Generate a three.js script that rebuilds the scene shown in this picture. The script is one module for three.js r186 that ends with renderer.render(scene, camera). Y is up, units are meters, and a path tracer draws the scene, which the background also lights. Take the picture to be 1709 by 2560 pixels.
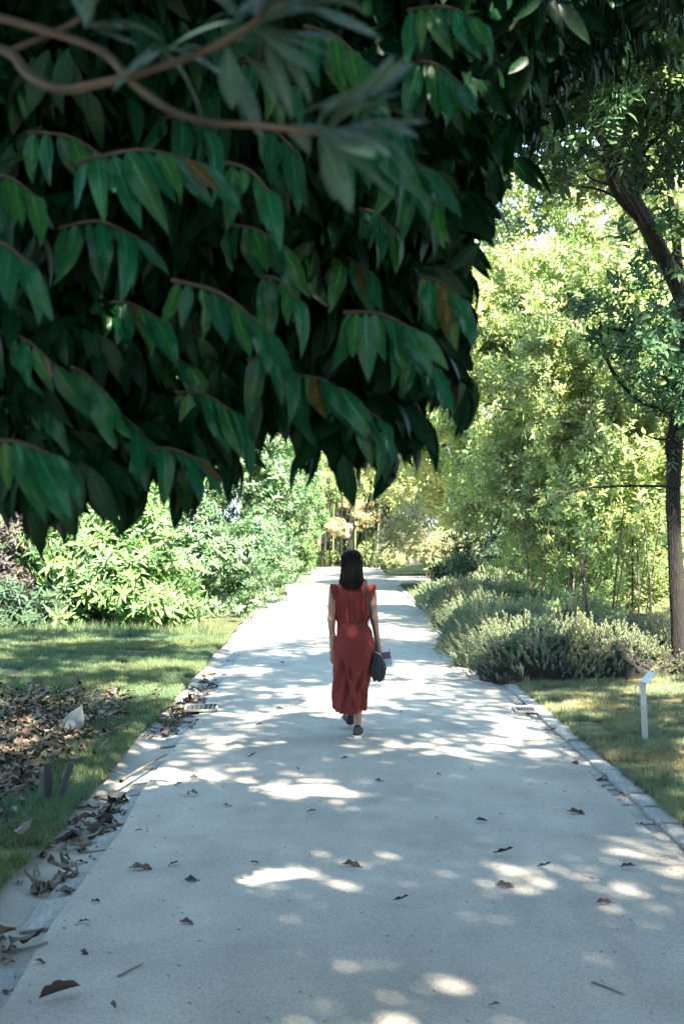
import * as THREE from 'three';
import { mergeGeometries } from 'three/addons/utils/BufferGeometryUtils.js';
import { MarchingCubes } from 'three/addons/objects/MarchingCubes.js';
import { ImprovedNoise } from 'three/addons/math/ImprovedNoise.js';
import { RoundedBoxGeometry } from 'three/addons/geometries/RoundedBoxGeometry.js';

// ---------------------------------------------------------------- camera, sky, sun, exposure
const scene = new THREE.Scene();
const EYE = 1.85, F = 3015, VX = 821, VY = 1313;            // eye height; focal length and vanishing point in pixels of the 1709 x 2560 photograph
const camera = new THREE.PerspectiveCamera(46, 683 / 1024, 0.1, 600);
camera.position.set(0, EYE, 0);
camera.rotation.order = 'YXZ';
camera.rotation.set(Math.atan((1313 - 1280) / F), -Math.atan((854.5 - 821) / F), 0);
camera.focus = 10.3; camera.userData.fStop = 4;
camera.updateMatrixWorld(true);

const SUN = new THREE.Vector3(0.22, 0.66, 0.55).normalize();
{
  const W = 256, H = 128, d = new Float32Array(W * H * 4);
  for (let j = 0; j < H; j++) for (let i = 0; i < W; i++) {
    const el = ((j + 0.5) / H - 0.5) * Math.PI, t = Math.pow(Math.max(0, Math.sin(el)), 0.5);
    const k = 0.325, o = (j * W + i) * 4;
    d[o] = k * (0.80 * (1 - t) + 0.32 * t); d[o + 1] = k * (0.94 * (1 - t) + 0.635 * t); d[o + 2] = k * (1.10 * (1 - t) + 1.02 * t); d[o + 3] = 1;
  }
  const sky = new THREE.DataTexture(d, W, H, THREE.RGBAFormat, THREE.FloatType);
  sky.mapping = THREE.EquirectangularReflectionMapping; sky.magFilter = THREE.LinearFilter; sky.needsUpdate = true;
  scene.background = sky; scene.environment = sky;
}
const sun = new THREE.DirectionalLight(new THREE.Color(1, 0.91, 0.76), 5);
sun.position.copy(SUN).multiplyScalar(60).add(new THREE.Vector3(0, 0, -18)); sun.target.position.set(0, 0, -18);
sun.castShadow = true; sun.shadow.radius = 1.3; sun.shadow.mapSize.set(4096, 4096);
Object.assign(sun.shadow.camera, { left: -40, right: 40, top: 45, bottom: -45, near: 1, far: 140 });
scene.add(sun, sun.target);
const renderer = new THREE.WebGLRenderer({ antialias: true });
renderer.shadowMap.enabled = true;
renderer.toneMapping = THREE.LinearToneMapping;
renderer.toneMappingExposure = 11;

// ---------------------------------------------------------------- helpers
let seed = 1;
const setSeed = (s) => { seed = s >>> 0; };
function R() { seed = (seed + 0x6D2B79F5) | 0; let t = Math.imul(seed ^ (seed >>> 15), 1 | seed); t = (t + Math.imul(t ^ (t >>> 7), 61 | t)) ^ t; return ((t ^ (t >>> 14)) >>> 0) / 4294967296; }
const rr = (a, b) => a + (b - a) * R();
const noise3 = new ImprovedNoise();
const N = (x, y, z = 0.37) => noise3.noise(x, y, z);
const fbm = (x, y, z = 0.37, o = 4) => { let s = 0, a = 0.5; for (let i = 0; i < o; i++) { s += a * N(x, y, z + i * 7.3); x *= 2.03; y *= 2.03; z *= 2.03; a *= 0.5; } return s; };
const V = (x, y, z) => new THREE.Vector3(x, y, z);
const lerp = (a, b, t) => a + (b - a) * t;
const sst = (a, b, x) => { const t = Math.min(1, Math.max(0, (x - a) / (b - a))); return t * t * (3 - 2 * t); };
// where something seen in the photograph stands: a point at a distance in front of the eye, or the point of the ground
const at = (sx, sy, d) => V((sx - VX) / F * d, EYE - (sy - VY) / F * d, -d);
const onGround = (sx, sy, y = 0) => { const d = (EYE - y) * F / (sy - VY); return V((sx - VX) / F * d, y, -d); };

const counts = {};
function numbered(n) { const k = counts[n] = (counts[n] ?? -1) + 1; return k ? `${n}_${String(k).padStart(3, '0')}` : n; }
function tag(o, label, category, group) { o.userData.label = label; o.userData.category = category; if (group) o.userData.group = group; return o; }
function thing(name, label, category, p = V(0, 0, 0), group) { const o = new THREE.Group(); o.name = numbered(name); o.position.copy(p); scene.add(o); return tag(o, label, category, group); }
function mesh(name, geo, mat, parent = scene, kind) {
  const m = new THREE.Mesh(geo, mat); m.name = parent === scene ? numbered(name) : name; parent.add(m);
  if (kind) m.userData.kind = kind;
  return m;
}
function tex(w, h, fn, srgb = false) {
  const d = new Uint8Array(w * h * 4);
  for (let j = 0; j < h; j++) for (let i = 0; i < w; i++) { const c = fn(i / w, j / h), o = (j * w + i) * 4; for (let k = 0; k < 3; k++) d[o + k] = Math.max(0, Math.min(255, Math.round(255 * (Array.isArray(c) ? c[k] : c)))); d[o + 3] = 255; }
  const t = new THREE.DataTexture(d, w, h); t.wrapS = t.wrapT = THREE.RepeatWrapping; t.magFilter = THREE.LinearFilter; t.minFilter = THREE.LinearMipmapLinearFilter; t.generateMipmaps = true;
  if (srgb) t.colorSpace = THREE.SRGBColorSpace;
  t.needsUpdate = true; return t;
}
const lin = (r, g, b) => new THREE.Color().setRGB(r, g, b);
const std = (c, o = {}) => new THREE.MeshStandardMaterial({ color: lin(...c), roughness: 0.85, side: THREE.DoubleSide, ...o });
const phys = (c, o = {}) => new THREE.MeshPhysicalMaterial({ color: lin(...c), roughness: 0.85, side: THREE.DoubleSide, ...o });
function geo(pos, idx, uv, col) {
  const g = new THREE.BufferGeometry();
  g.setAttribute('position', new THREE.Float32BufferAttribute(pos, 3));
  if (uv) g.setAttribute('uv', new THREE.Float32BufferAttribute(uv, 2));
  if (col) g.setAttribute('color', new THREE.Float32BufferAttribute(col, 3));
  g.setIndex(idx); g.computeVertexNormals(); return g;
}
// a sheet: fn(u, v) -> [x, y, z, (u, v)]
function sheet(nu, nv, fn, closed = false) {
  const pos = [], uv = [], idx = [];
  for (let j = 0; j <= nv; j++) for (let i = 0; i <= nu; i++) { const p = fn(i / nu, j / nv); pos.push(p[0], p[1], p[2]); uv.push(p[3] ?? i / nu, p[4] ?? j / nv); }
  for (let j = 0; j < nv; j++) for (let i = 0; i < nu; i++) { const a = j * (nu + 1) + i, b = a + 1, c = a + nu + 1, d = c + 1; idx.push(a, b, d, a, d, c); }
  const g = geo(pos, idx, uv);
  if (closed) { const n = g.attributes.normal; for (let j = 0; j <= nv; j++) { const a = j * (nu + 1), b = a + nu, v = V(n.getX(a) + n.getX(b), n.getY(a) + n.getY(b), n.getZ(a) + n.getZ(b)).normalize(); n.setXYZ(a, v.x, v.y, v.z); n.setXYZ(b, v.x, v.y, v.z); } }
  return g;
}
// a tapered, uneven limb through points
function limb(pts, r0, r1, segs = 24, rad = 8, rough = 0.12, vscale = 1) {
  const c = new THREE.CatmullRomCurve3(pts), fr = c.computeFrenetFrames(segs, false), len = c.getLength(), s = rr(0, 50);
  return sheet(rad, segs, (u, v) => {
    const k = Math.round(v * segs), p = c.getPointAt(v), a = u * Math.PI * 2, r = lerp(r0, r1, v) * (1 + rough * fbm(Math.cos(a) * 1.5 + s, Math.sin(a) * 1.5, v * len * 1.6, 3) * 2);
    const n = fr.normals[k], b = fr.binormals[k];
    return [p.x + r * (Math.cos(a) * n.x + Math.sin(a) * b.x), p.y + r * (Math.cos(a) * n.y + Math.sin(a) * b.y), p.z + r * (Math.cos(a) * n.z + Math.sin(a) * b.z), u * Math.PI * 2 * r0 * vscale * 3, v * len * vscale];
  }, true);
}
// a matrix with its y axis along dir and its z axis near face
const _x = V(0, 0, 0), _z = V(0, 0, 0), _m = new THREE.Matrix4();
function frame(p, dir, face, sx, sy = sx, sz = sx) {
  const y = dir.clone().normalize(); _x.crossVectors(y, face);
  if (_x.lengthSq() < 1e-6) _x.crossVectors(y, V(0.3, 0.5, 0.8));
  _x.normalize(); _z.crossVectors(_x, y);
  return new THREE.Matrix4().makeBasis(_x.clone().multiplyScalar(sx), y.multiplyScalar(sy), _z.clone().multiplyScalar(sz)).setPosition(p);
}
function instanced(name, g, mat, mats, cols, parent) {
  const m = new THREE.InstancedMesh(g, mat, mats.length);
  mats.forEach((q, i) => m.setMatrixAt(i, q));
  cols?.forEach((c, i) => m.setColorAt(i, c));
  m.name = parent === scene ? numbered(name) : name; m.userData.kind = 'stuff'; m.frustumCulled = false; parent.add(m);
  return m;
}
const rdir = () => { const z = rr(-1, 1), a = rr(0, 6.283), s = Math.sqrt(1 - z * z); return V(s * Math.cos(a), z, s * Math.sin(a)); };

// ---------------------------------------------------------------- leaf shapes
// one leaf: y 0 to 1 along, face +z; nl steps along, nw across
function leafGeo(w, nl, nw, { curl = 0.16, fold = 0.22, wave = 0, petiole = 0.07, pw = 0.8, twist = 0 } = {}) {
  return sheet(nw, nl, (u, v) => {
    const s = (u - 0.5) * 2, half = w / 2 * Math.pow(Math.sin(Math.PI * Math.pow(Math.min(0.999, v * 0.995 + 0.004), pw)), 0.85) + 0.004;
    const x = s * half, y = v, tw = twist * v;
    let z = -curl * v * v + fold * Math.abs(x) + wave * Math.sin(v * 14 + s * 2) * Math.abs(s) * w;
    return [x * Math.cos(tw) - z * Math.sin(tw) * 0.5, y * (1 + petiole) , z + x * Math.sin(tw), u, v];
  });
}
// small leaf of 8 triangles as plain arrays for sprigs
function tinyLeaf(w, wide = 0.5) {
  const h = w / 2; return { p: [[0, 0, 0], [-h * 0.8, wide * 0.55, 0.06], [0, wide * 0.55, 0], [h * 0.8, wide * 0.55, 0.06], [-h * 0.75, wide * 1.25, 0.03], [0, wide * 1.25, -0.04], [h * 0.75, wide * 1.25, 0.03], [0, 1, -0.14]], i: [0, 2, 1, 0, 3, 2, 1, 2, 5, 1, 5, 4, 2, 3, 6, 2, 6, 5, 4, 5, 7, 5, 6, 7] };
}
function sprigGeo(list, leaf) {                                        // list of matrices
  const pos = [], idx = [];
  for (const m of list) { const o = pos.length / 3; for (const q of leaf.p) { const v = V(...q).applyMatrix4(m); pos.push(v.x, v.y, v.z); } for (const k of leaf.i) idx.push(o + k); }
  return geo(pos, idx).toNonIndexed();
}
function flat(g) { g.deleteAttribute('normal'); g.computeVertexNormals(); return g; }
setSeed(11);
function sprigList(n, L, spread, droop) {                              // leaves along a unit twig (y)
  const out = [];
  for (let k = 0; k < n; k++) {
    const t = (k + 0.6) / n, a = k * 2.4 + rr(-0.3, 0.3), d = V(Math.cos(a) * spread, rr(0.25, 0.8), Math.sin(a) * spread).add(V(0, -droop, 0));
    out.push(frame(V(rr(-0.06, 0.06), t * 0.8, rr(-0.06, 0.06)), d, V(rr(-0.4, 0.4), 1, rr(-0.4, 0.4)), L * rr(0.75, 1.15)));
  }
  return out;
}
const SPRIG = {
  broad: [0, 1, 2].map(() => flat(sprigGeo(sprigList(11, 0.42, 1, 0.1), tinyLeaf(0.46)))),
  lance: [0, 1, 2].map(() => flat(sprigGeo(sprigList(10, 0.6, 0.85, 0.05), tinyLeaf(0.26)))),
  rosette: [0, 1, 2].map(() => flat(sprigGeo(Array.from({ length: 9 }, (_, k) => frame(V(0, 0.25 + k * 0.04, 0), V(Math.cos(k * 2.4), rr(0.1, 0.9), Math.sin(k * 2.4)), V(0, 1, 0), rr(0.55, 0.8))), tinyLeaf(0.3)))),
  heath: [0, 1, 2].map(() => flat(sprigGeo(Array.from({ length: 26 }, (_, k) => { const a = k * 2.4, t = k / 26; return frame(V(rr(-0.05, 0.05), t * 0.85, rr(-0.05, 0.05)), V(Math.cos(a) * 0.6, 1, Math.sin(a) * 0.6), V(Math.cos(a), 0, Math.sin(a)), rr(0.17, 0.26)); }), { p: [[-0.16, 0, 0], [0.16, 0, 0], [0.12, 0.6, 0.05], [-0.12, 0.6, 0.05], [0, 1, 0]], i: [0, 1, 2, 0, 2, 3, 3, 2, 4] }))),
};
// leaves of trees and shrubs pass light; the gloss lies on top of a matt blade
const leafMat = (c, through = 0.35, coat = 0.25) => phys(c, { roughness: 0.97, transmission: through, thickness: 0, clearcoat: coat, clearcoatRoughness: 0.42, specularIntensity: 0.6 });

// fill ellipsoids with sprigs; blobs: [centre, rx, ry, rz, number]
function foliage(parent, blobs, kind, mat, size, { up = 0.3, thin = -0.12, freq = 0.9, tint = 0.35, hue = 0.14, shell = 0.35, name = 'crown' } = {}) {
  const set = [], cols = [], o = parent.position;
  for (const [c, rx, ry, rz, n] of blobs) for (let k = 0; k < n; k++) {
    const d = rdir(), r = Math.pow(lerp(shell, 1, R()), 0.6), wob = 1 + 0.35 * N(d.x * 2 + c.x, d.y * 2 + c.y, d.z * 2 + c.z);
    const p = V(c.x + d.x * rx * r * wob, c.y + d.y * ry * r * wob, c.z + d.z * rz * r * wob);
    if (p.y < 0.05 || N(p.x * freq, p.y * freq, p.z * freq) < thin) continue;
    const dir = d.clone().multiplyScalar(0.8).add(rdir().multiplyScalar(0.7)).add(V(0, up, 0)), s = size * rr(0.7, 1.35);
    const b = 1 + tint * (rr(-0.6, 0.6) + N(p.x * 0.7 + 3, p.y * 0.7, p.z * 0.7)), h = hue * rr(-1, 1);
    cols.push(lin(Math.max(0.1, b * (1 + h)), Math.max(0.1, b), Math.max(0.1, b * (1 - h * 0.6))));
    set.push(frame(p.sub(o), dir, rdir(), s));
  }
  return instanced(name, SPRIG[kind][Math.floor(R() * 3)], mat, set, cols, parent);
}

// ---------------------------------------------------------------- the setting: ground, path, gutters, lawns
const structure = (name, g, m) => mesh(name, g, m, scene, 'structure');
setSeed(21);
const grainTex = tex(1024, 1024, (u, v) => {
  const g = R(), q = fbm(u * 8, v * 8, 2.2, 3) * 0.1;
  let c = 0.84 + (g - 0.5) * 0.2 + q; if (R() < 0.03) c *= 0.62; if (R() < 0.02) c = Math.min(1, c * 1.14);
  return [c, c * 0.985, c * 0.95];
}, true);
const grainBump = tex(512, 512, () => { const g = R(); return 0.5 + (g - 0.5) * 0.5 + (R() < 0.04 ? 0.3 : 0); });
for (const t of [grainTex, grainBump]) t.repeat.set(1 / 3.6, 1 / 3.6);
const pathMat = std([0.365, 0.345, 0.31], { map: grainTex, bumpMap: grainBump, bumpScale: 0.009, roughness: 0.95, vertexColors: true });
const soilTex = tex(512, 512, (u, v) => { const c = 0.62 + 0.35 * fbm(u * 10, v * 10, 1.1, 4) + (R() - 0.5) * 0.3; return [c, c * (0.93 + 0.1 * N(u * 6, v * 6)), c * 0.78]; }, true);
soilTex.repeat.set(1 / 2.3, 1 / 2.3);
const soilMat = std([0.20, 0.16, 0.10], { map: soilTex, roughness: 1 });

const LEFT = -1.27, RIGHT = 1.93;                                      // edges of the path
const pathLeft = (z) => LEFT + 0.05 * N(z * 0.7, 3.1) + (z < -30 ? -(-z - 30) * 0.028 : 0);
const pathRight = (z) => RIGHT + 0.03 * N(z * 0.8, 9.1) + 7 * sst(-36.5, -41, z) ;
function pathY(x, z) { const l = pathLeft(z), r = RIGHT, s = ((x - l) / (r - l)) * 2 - 1; return 0.03 * Math.max(0, 1 - s * s) + 0.008 * N(x * 1.1, z * 0.8) + 0.003 * N(x * 5, z * 5); }
{
  const rows = [], z0 = 7, z1 = -53, nz = 260, nx = 44;
  const g = sheet(nx, nz, (u, v) => { const z = lerp(z0, z1, Math.pow(v, 1.35)), l = pathLeft(z), r = pathRight(z), x = lerp(l, r, u); return [x, pathY(x, z), z, x, z]; });
  const p = g.attributes.position, c = [];
  for (let i = 0; i < p.count; i++) {                                  // soil tone: trodden, damp and dusty patches, tracks along the way
    const x = p.getX(i), z = p.getZ(i), b = 1 + 0.32 * fbm(x * 0.9, z * 0.5, 5.5, 4) - 0.16 * sst(0.12, 0.3, fbm(x * 1.6, z * 1.1, 9.5, 3)) + 0.09 * N(x * 4.2, z * 0.25, 8) + 0.2 * fbm(x * 5, z * 5, 2, 3) - 0.12 * sst(1.1, 1.6, Math.abs(x - 0.33)), w = 0.05 * N(x * 0.6, z * 0.6, 4);
    c.push(b * (1 + w), b, b * (1 - w));
  }
  g.setAttribute('color', new THREE.Float32BufferAttribute(c, 3));
  structure('path', g, pathMat);
}
structure('ground', sheet(120, 120, (u, v) => { const x = (u - 0.5) * 2, z = (v - 0.5) * 2, X = 200 * x * Math.abs(x) , Z = -20 + 200 * z * Math.abs(z), n = Math.abs(X) > 12 || Z < -54 ? 1 : 0.1; return [X, -0.1 + n * 0.05 * fbm(X * 0.3, Z * 0.3), Z, X, Z]; }), soilMat);

// lawns: the sheet of earth and thatch under the blades
const thatchTex = tex(512, 512, (u, v) => { const n = fbm(u * 9, v * 9, 6.1, 4), c = 0.6 + 0.6 * n + (R() - 0.5) * 0.4; return [c * (0.95 + 0.15 * N(u * 5, v * 5)), c, c * 0.66]; }, true);
thatchTex.repeat.set(1 / 1.9, 1 / 1.9);
const lawnY = (x, z) => 0.015 + 0.03 * fbm(x * 0.8, z * 0.8, 3.3, 3) + 0.05 * sst(1.7, 4.5, Math.abs(x));
const lawnL = (z) => -1.63 + 0.06 * N(z * 1.3, 5.2), lawnR = (z) => 2.165 + 0.015 * N(z * 2, 1.2);
structure('lawn', sheet(60, 160, (u, v) => { const z = lerp(6, -27, v), x = lerp(lawnL(z), -11, u * u); return [x, lawnY(x, z), z, x, z]; }), std([0.125, 0.125, 0.065], { map: thatchTex, roughness: 1 }));
structure('lawn', sheet(50, 160, (u, v) => { const z = lerp(6, -37, v), x = lerp(lawnR(z), 12, u * u); return [x, lawnY(x, z), z, x, z]; }), std([0.22, 0.18, 0.10], { map: thatchTex, roughness: 1 }));
structure('lawn', sheet(20, 20, (u, v) => { const x = lerp(2.2, 11, u), z = lerp(-44.3, -52, v); return [x, 0.005 + 0.4 * Math.exp(-((x - 4.0) ** 2) / 2.2 - ((z + 46.6) ** 2) / 3), z, x, z]; }), std([0.34, 0.34, 0.12], { map: thatchTex, roughness: 1 }));

// blades
const bladeTuft = (n, h, w, lean) => { const pos = [], idx = []; for (let k = 0; k < n; k++) { const a = rr(0, 6.283), x = rr(-0.035, 0.035), z = rr(-0.035, 0.035), H = h * rr(0.5, 1.2), b = a + 1.57, l = lean * rr(0.3, 1.3) * H, o = pos.length / 3, dx = Math.cos(a), dz = Math.sin(a), wx = Math.cos(b) * w, wz = Math.sin(b) * w; pos.push(x - wx, 0, z - wz, x + wx, 0, z + wz, x - wx * 0.7 + dx * l * 0.35, H * 0.55, z - wz * 0.7 + dz * l * 0.35, x + wx * 0.7 + dx * l * 0.35, H * 0.55, z + wz * 0.7 + dz * l * 0.35, x + dx * l, H, z + dz * l); idx.push(o, o + 1, o + 3, o, o + 3, o + 2, o + 2, o + 3, o + 4); } return flat(geo(pos, idx).toNonIndexed()); };
const tuft = [bladeTuft(12, 0.055, 0.0022, 0.7), bladeTuft(9, 0.15, 0.003, 0.6)];
const grassMat = leafMat([0.075, 0.13, 0.058], 0.3, 0), dryMat = leafMat([0.20, 0.195, 0.09], 0.3, 0);
function grassField(name, label, n, pick, mat, kind, smin, smax, colour) {
  const m = [], c = [];
  for (let k = 0; k < n; k++) { const q = pick(); if (!q) continue; const [x, z] = q; m.push(new THREE.Matrix4().compose(V(x, lawnY(x, z) - 0.004, z), new THREE.Quaternion().setFromEuler(new THREE.Euler(rr(-0.2, 0.2), rr(0, 6.28), rr(-0.2, 0.2))), V(1, 1, 1).multiplyScalar(rr(smin, smax)))); c.push(colour(x, z)); }
  const o = instanced(name, tuft[kind], mat, m, c, scene); tag(o, label, 'grass');
}
setSeed(31);
const litter = (x, z) => sst(-1.75, -2.35, x + 0.25 * N(z * 1.1, 3.3)) * sst(-13.4, -11.4, z) * sst(-3.9, -5.5, z);   // where dead leaves lie thick
const inBeds = (x, z) => z < -20.5 - 1.2 * N(x * 0.8, 2.2) ;
const greens = (x, z) => { const b = 0.9 + 0.5 * fbm(x * 1.3, z * 1.3, 7) + rr(-0.2, 0.2), y = 0.25 + 0.9 * fbm(x * 0.7, z * 0.7, 12) + rr(-0.15, 0.15); return lin(Math.max(0.1, b * (1 + y)), Math.max(0.1, b * (1 + 0.25 * y)), Math.max(0.1, b * (1 - 0.3 * y))); };
grassField('lawn_grass', 'short green lawn grass left of the path', 62000, () => { const z = -3.2 - 18 * Math.pow(R(), 0.85), x = lawnL(z) - 0.02 - 6.4 * Math.pow(R(), 1.3); return R() < litter(x, z) * 0.85 || N(x * 1.7, z * 1.7, 3) < -0.28 + 0.15 * N(x * 6, z * 6, 1) || inBeds(x, z) ? null : [x, z]; }, grassMat, 0, 0.7, 1.45, greens);
grassField('long_grass', 'longer grass tufts along the foot of the left shrubs', 900, () => { const z = rr(-19.6, -21.8), x = rr(-6.5, -1.9); return [x, z]; }, grassMat, 1, 0.7, 1.5, greens);
grassField('dry_grass', 'dry yellowish grass right of the path around the label post', 42000, () => { const z = -3.4 - 11 * R(), x = lawnR(z) + 0.01 + 4.6 * Math.pow(R(), 1.2); return N(x * 1.9, z * 1.9, 5) < -0.3 + 0.15 * N(x * 6, z * 6, 2) ? null : [x, z]; }, dryMat, 0, 0.6, 1.2, (x, z) => { const b = 0.9 + 0.6 * fbm(x * 1.5, z * 1.5, 17) + rr(-0.25, 0.25), y = rr(-0.35, 0.1) + 0.7 * fbm(x * 0.9, z * 0.9, 22); return lin(Math.max(0.1, b * (1 + y)), Math.max(0.1, b), Math.max(0.1, b * (1 - 0.2 * y))); });
grassField('verge_grass', 'green verge grass beyond the low shrub bed at the fork', 9000, () => { const z = rr(-30, -36.8), x = lawnR(z) + 5 * R(); return [x, z]; }, grassMat, 1, 0.5, 0.9, greens);

// stone: kerb on the right, dished gutter on the left
const stoneTex = tex(256, 256, (u, v) => { const c = 0.8 + 0.3 * fbm(u * 7, v * 7, 4.4, 4) + (R() - 0.5) * 0.16; return [c, c, c * 0.98]; }, true);
const stoneMats = [[0.29, 0.295, 0.285], [0.34, 0.335, 0.32], [0.25, 0.255, 0.255], [0.36, 0.345, 0.31]].map((c) => std(c, { map: stoneTex, roughness: 0.9, bumpMap: stoneTex, bumpScale: 0.006 }));
function roughBlock(w, h, l, seed_) { const g = new RoundedBoxGeometry(w, h, l, 2, Math.min(w, h) * 0.13), p = g.attributes.position; for (let i = 0; i < p.count; i++) { const x = p.getX(i), y = p.getY(i), z = p.getZ(i), s = seed_ * 9; p.setXYZ(i, x + 0.012 * N(x * 9 + s, y * 9, z * 9), y + 0.008 * N(x * 9, y * 9 + s, z * 9), z + 0.014 * N(x * 9, y * 9, z * 9 + s)); } g.computeVertexNormals(); return g; }
const KERB = [1, 2, 3].map((s) => roughBlock(0.15, 0.14, 0.385, s)), SETT = [4, 5, 6].map((s) => roughBlock(0.115, 0.08, 0.145, s)), SLAB = [7, 8, 9].map((s) => roughBlock(0.165, 0.07, 0.44, s));
{
  const bedMat = std([0.33, 0.315, 0.285], { map: grainTex, bumpMap: grainBump, bumpScale: 0.004, roughness: 1 });
  const kerb = structure('kerb', sheet(4, 200, (u, v) => { const z = lerp(6, -37, v), x = lerp(RIGHT - 0.06, 2.2, u); return [x, -0.022 + 0.01 * N(x * 6, z * 3) + 0.012 * fbm(z * 1.4, 3), z, x, z]; }), bedMat);
  let z = -3.6;
  while (z > -36) { const k = mesh('kerb_stone', KERB[Math.floor(R() * 3)], stoneMats[Math.floor(R() * 3)], kerb); k.position.set(2.12 + rr(-0.008, 0.008), -0.053 + rr(-0.012, 0.008), z); k.rotation.set(rr(-0.02, 0.02), rr(-0.02, 0.02), rr(-0.04, 0.04)); k.scale.z = rr(0.9, 1.05); z -= 0.41 * k.scale.z; }
  z = -3.8;
  while (z > -22) { if (R() < 0.72) { const k = mesh('cobble', SETT[Math.floor(R() * 3)], stoneMats[Math.floor(R() * 4)], kerb); k.position.set(1.975 + rr(-0.015, 0.015), -0.05 + rr(-0.014, 0.006), z); k.rotation.set(rr(-0.08, 0.08), rr(-0.2, 0.2), rr(-0.1, 0.12)); } z -= 0.165; }
  const gutter = structure('gutter', sheet(10, 200, (u, v) => { const z = lerp(6, -36, v), x = lerp(-1.70, LEFT + 0.08, u); return [x, -0.012 - 0.03 * Math.sin(Math.PI * u) + 0.012 * fbm(x * 5, z * 2, 1.5), z, x, z]; }), bedMat);
  z = -3.5;
  while (z > -24) {
    for (const [x, tilt, y, miss] of [[-1.56, -0.1, -0.066, 0.75], [-1.335, 0.12, -0.053, 0.25]]) { if (R() < miss) continue; const k = mesh('gutter_slab', SLAB[Math.floor(R() * 3)], x < -1.5 ? stoneMats[3] : stoneMats[Math.floor(R() * 3)], gutter); k.position.set(x + rr(-0.01, 0.01), y + rr(-0.008, 0.004), z + rr(-0.02, 0.02)); k.rotation.set(rr(-0.015, 0.015), rr(-0.02, 0.02), tilt + rr(-0.03, 0.03)); }
    z -= 0.465;
  }
}
// drain grates let into the gutters
{
  const iron = std([0.05, 0.052, 0.055], { roughness: 0.6, metalness: 0.5 }), pit = std([0.012, 0.012, 0.012], { roughness: 1 });
  const make = (label, p, turn, w, l) => {
    const t = thing('drain_grate', label, 'drain grate', p); t.rotation.y = turn;
    const b = mesh('pit', new THREE.BoxGeometry(w - 0.03, 0.01, l - 0.03), pit, t); b.position.y = 0.001;
    for (const s of [-1, 1]) { const a = mesh('frame_bar', new RoundedBoxGeometry(w, 0.022, 0.022, 1, 0.004), stoneMats[1], t); a.position.set(0, 0.013, s * (l / 2 - 0.011)); const c = mesh('frame_bar', new RoundedBoxGeometry(0.022, 0.022, l - 0.046, 1, 0.004), stoneMats[1], t); c.position.set(s * (w / 2 - 0.011), 0.013, 0); }
    const n = 6; for (let k = 0; k < n; k++) { const a = mesh('bar', new RoundedBoxGeometry((w - 0.05) / n * 0.5, 0.016, l - 0.05, 1, 0.004), iron, t); a.position.set(-w / 2 + 0.03 + (w - 0.06) * (k + 0.5) / n, 0.012, 0); }
  };
  make('iron drain grate with dark slots in the gutter left of the woman', V(-1.27, 0.012, -12.1), 0.06, 0.33, 0.40);
  make('iron drain grate with dark slots beside the stone kerb on the right', V(1.95, 0.006, -12.0), -0.05, 0.22, 0.36);
}

// ---------------------------------------------------------------- the walking woman
function sdfMesh(bones, k, centre, half, res) {                       // bones: [A, B, radius at A, radius at B]
  const mc = new MarchingCubes(res, new THREE.MeshStandardMaterial(), false, false, 160000); mc.isolation = 0;
  const h = res / 2, b = bones.map(([A, B, ra, rb]) => { const d = B.clone().sub(A); return [A.x, A.y, A.z, d.x, d.y, d.z, d.lengthSq() || 1e-9, ra, rb]; });
  let o = 0;
  for (let z = 0; z < res; z++) for (let y = 0; y < res; y++) for (let x = 0; x < res; x++, o++) {
    const px = centre.x + (x - h) / h * half, py = centre.y + (y - h) / h * half, pz = centre.z + (z - h) / h * half;
    let m = 1;
    for (const [ax, ay, az, dx, dy, dz, l, ra, rb] of b) {
      const qx = px - ax, qy = py - ay, qz = pz - az, t = Math.min(1, Math.max(0, (qx * dx + qy * dy + qz * dz) / l)), ex = qx - t * dx, ey = qy - t * dy, ez = qz - t * dz;
      const d = Math.sqrt(ex * ex + ey * ey + ez * ez) - ra - (rb - ra) * t, g = Math.max(0, k - Math.abs(m - d)) / k;
      m = Math.min(m, d) - g * g * k * 0.25;
    }
    mc.field[o] = -m;
  }
  mc.update();
  const n = mc.count, g = new THREE.BufferGeometry(), p = new Float32Array(n * 3), q = new Float32Array(n * 3);
  for (let i = 0; i < n; i++) {
    p[i * 3] = centre.x + mc.positionArray[i * 3] * half; p[i * 3 + 1] = centre.y + mc.positionArray[i * 3 + 1] * half; p[i * 3 + 2] = centre.z + mc.positionArray[i * 3 + 2] * half;
    const v = V(mc.normalArray[i * 3], mc.normalArray[i * 3 + 1], mc.normalArray[i * 3 + 2]).normalize(); q[i * 3] = v.x; q[i * 3 + 1] = v.y; q[i * 3 + 2] = v.z;
  }
  // outward normals: check one triangle against its face normal
  g.setAttribute('position', new THREE.BufferAttribute(p, 3)); g.setAttribute('normal', new THREE.BufferAttribute(q, 3));
  let s = 0; const A = V(0, 0, 0), B = V(0, 0, 0), C = V(0, 0, 0);
  for (let i = 0; i + 2 < n && i < 3000; i += 3) { A.fromArray(p, i * 3); B.fromArray(p, i * 3 + 3); C.fromArray(p, i * 3 + 6); s += B.sub(A).cross(C.sub(A)).dot(V(q[i * 3], q[i * 3 + 1], q[i * 3 + 2])); }
  if (s < 0) for (let i = 0; i < n * 3; i++) q[i] *= -1;
  return g;
}
setSeed(41);
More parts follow.
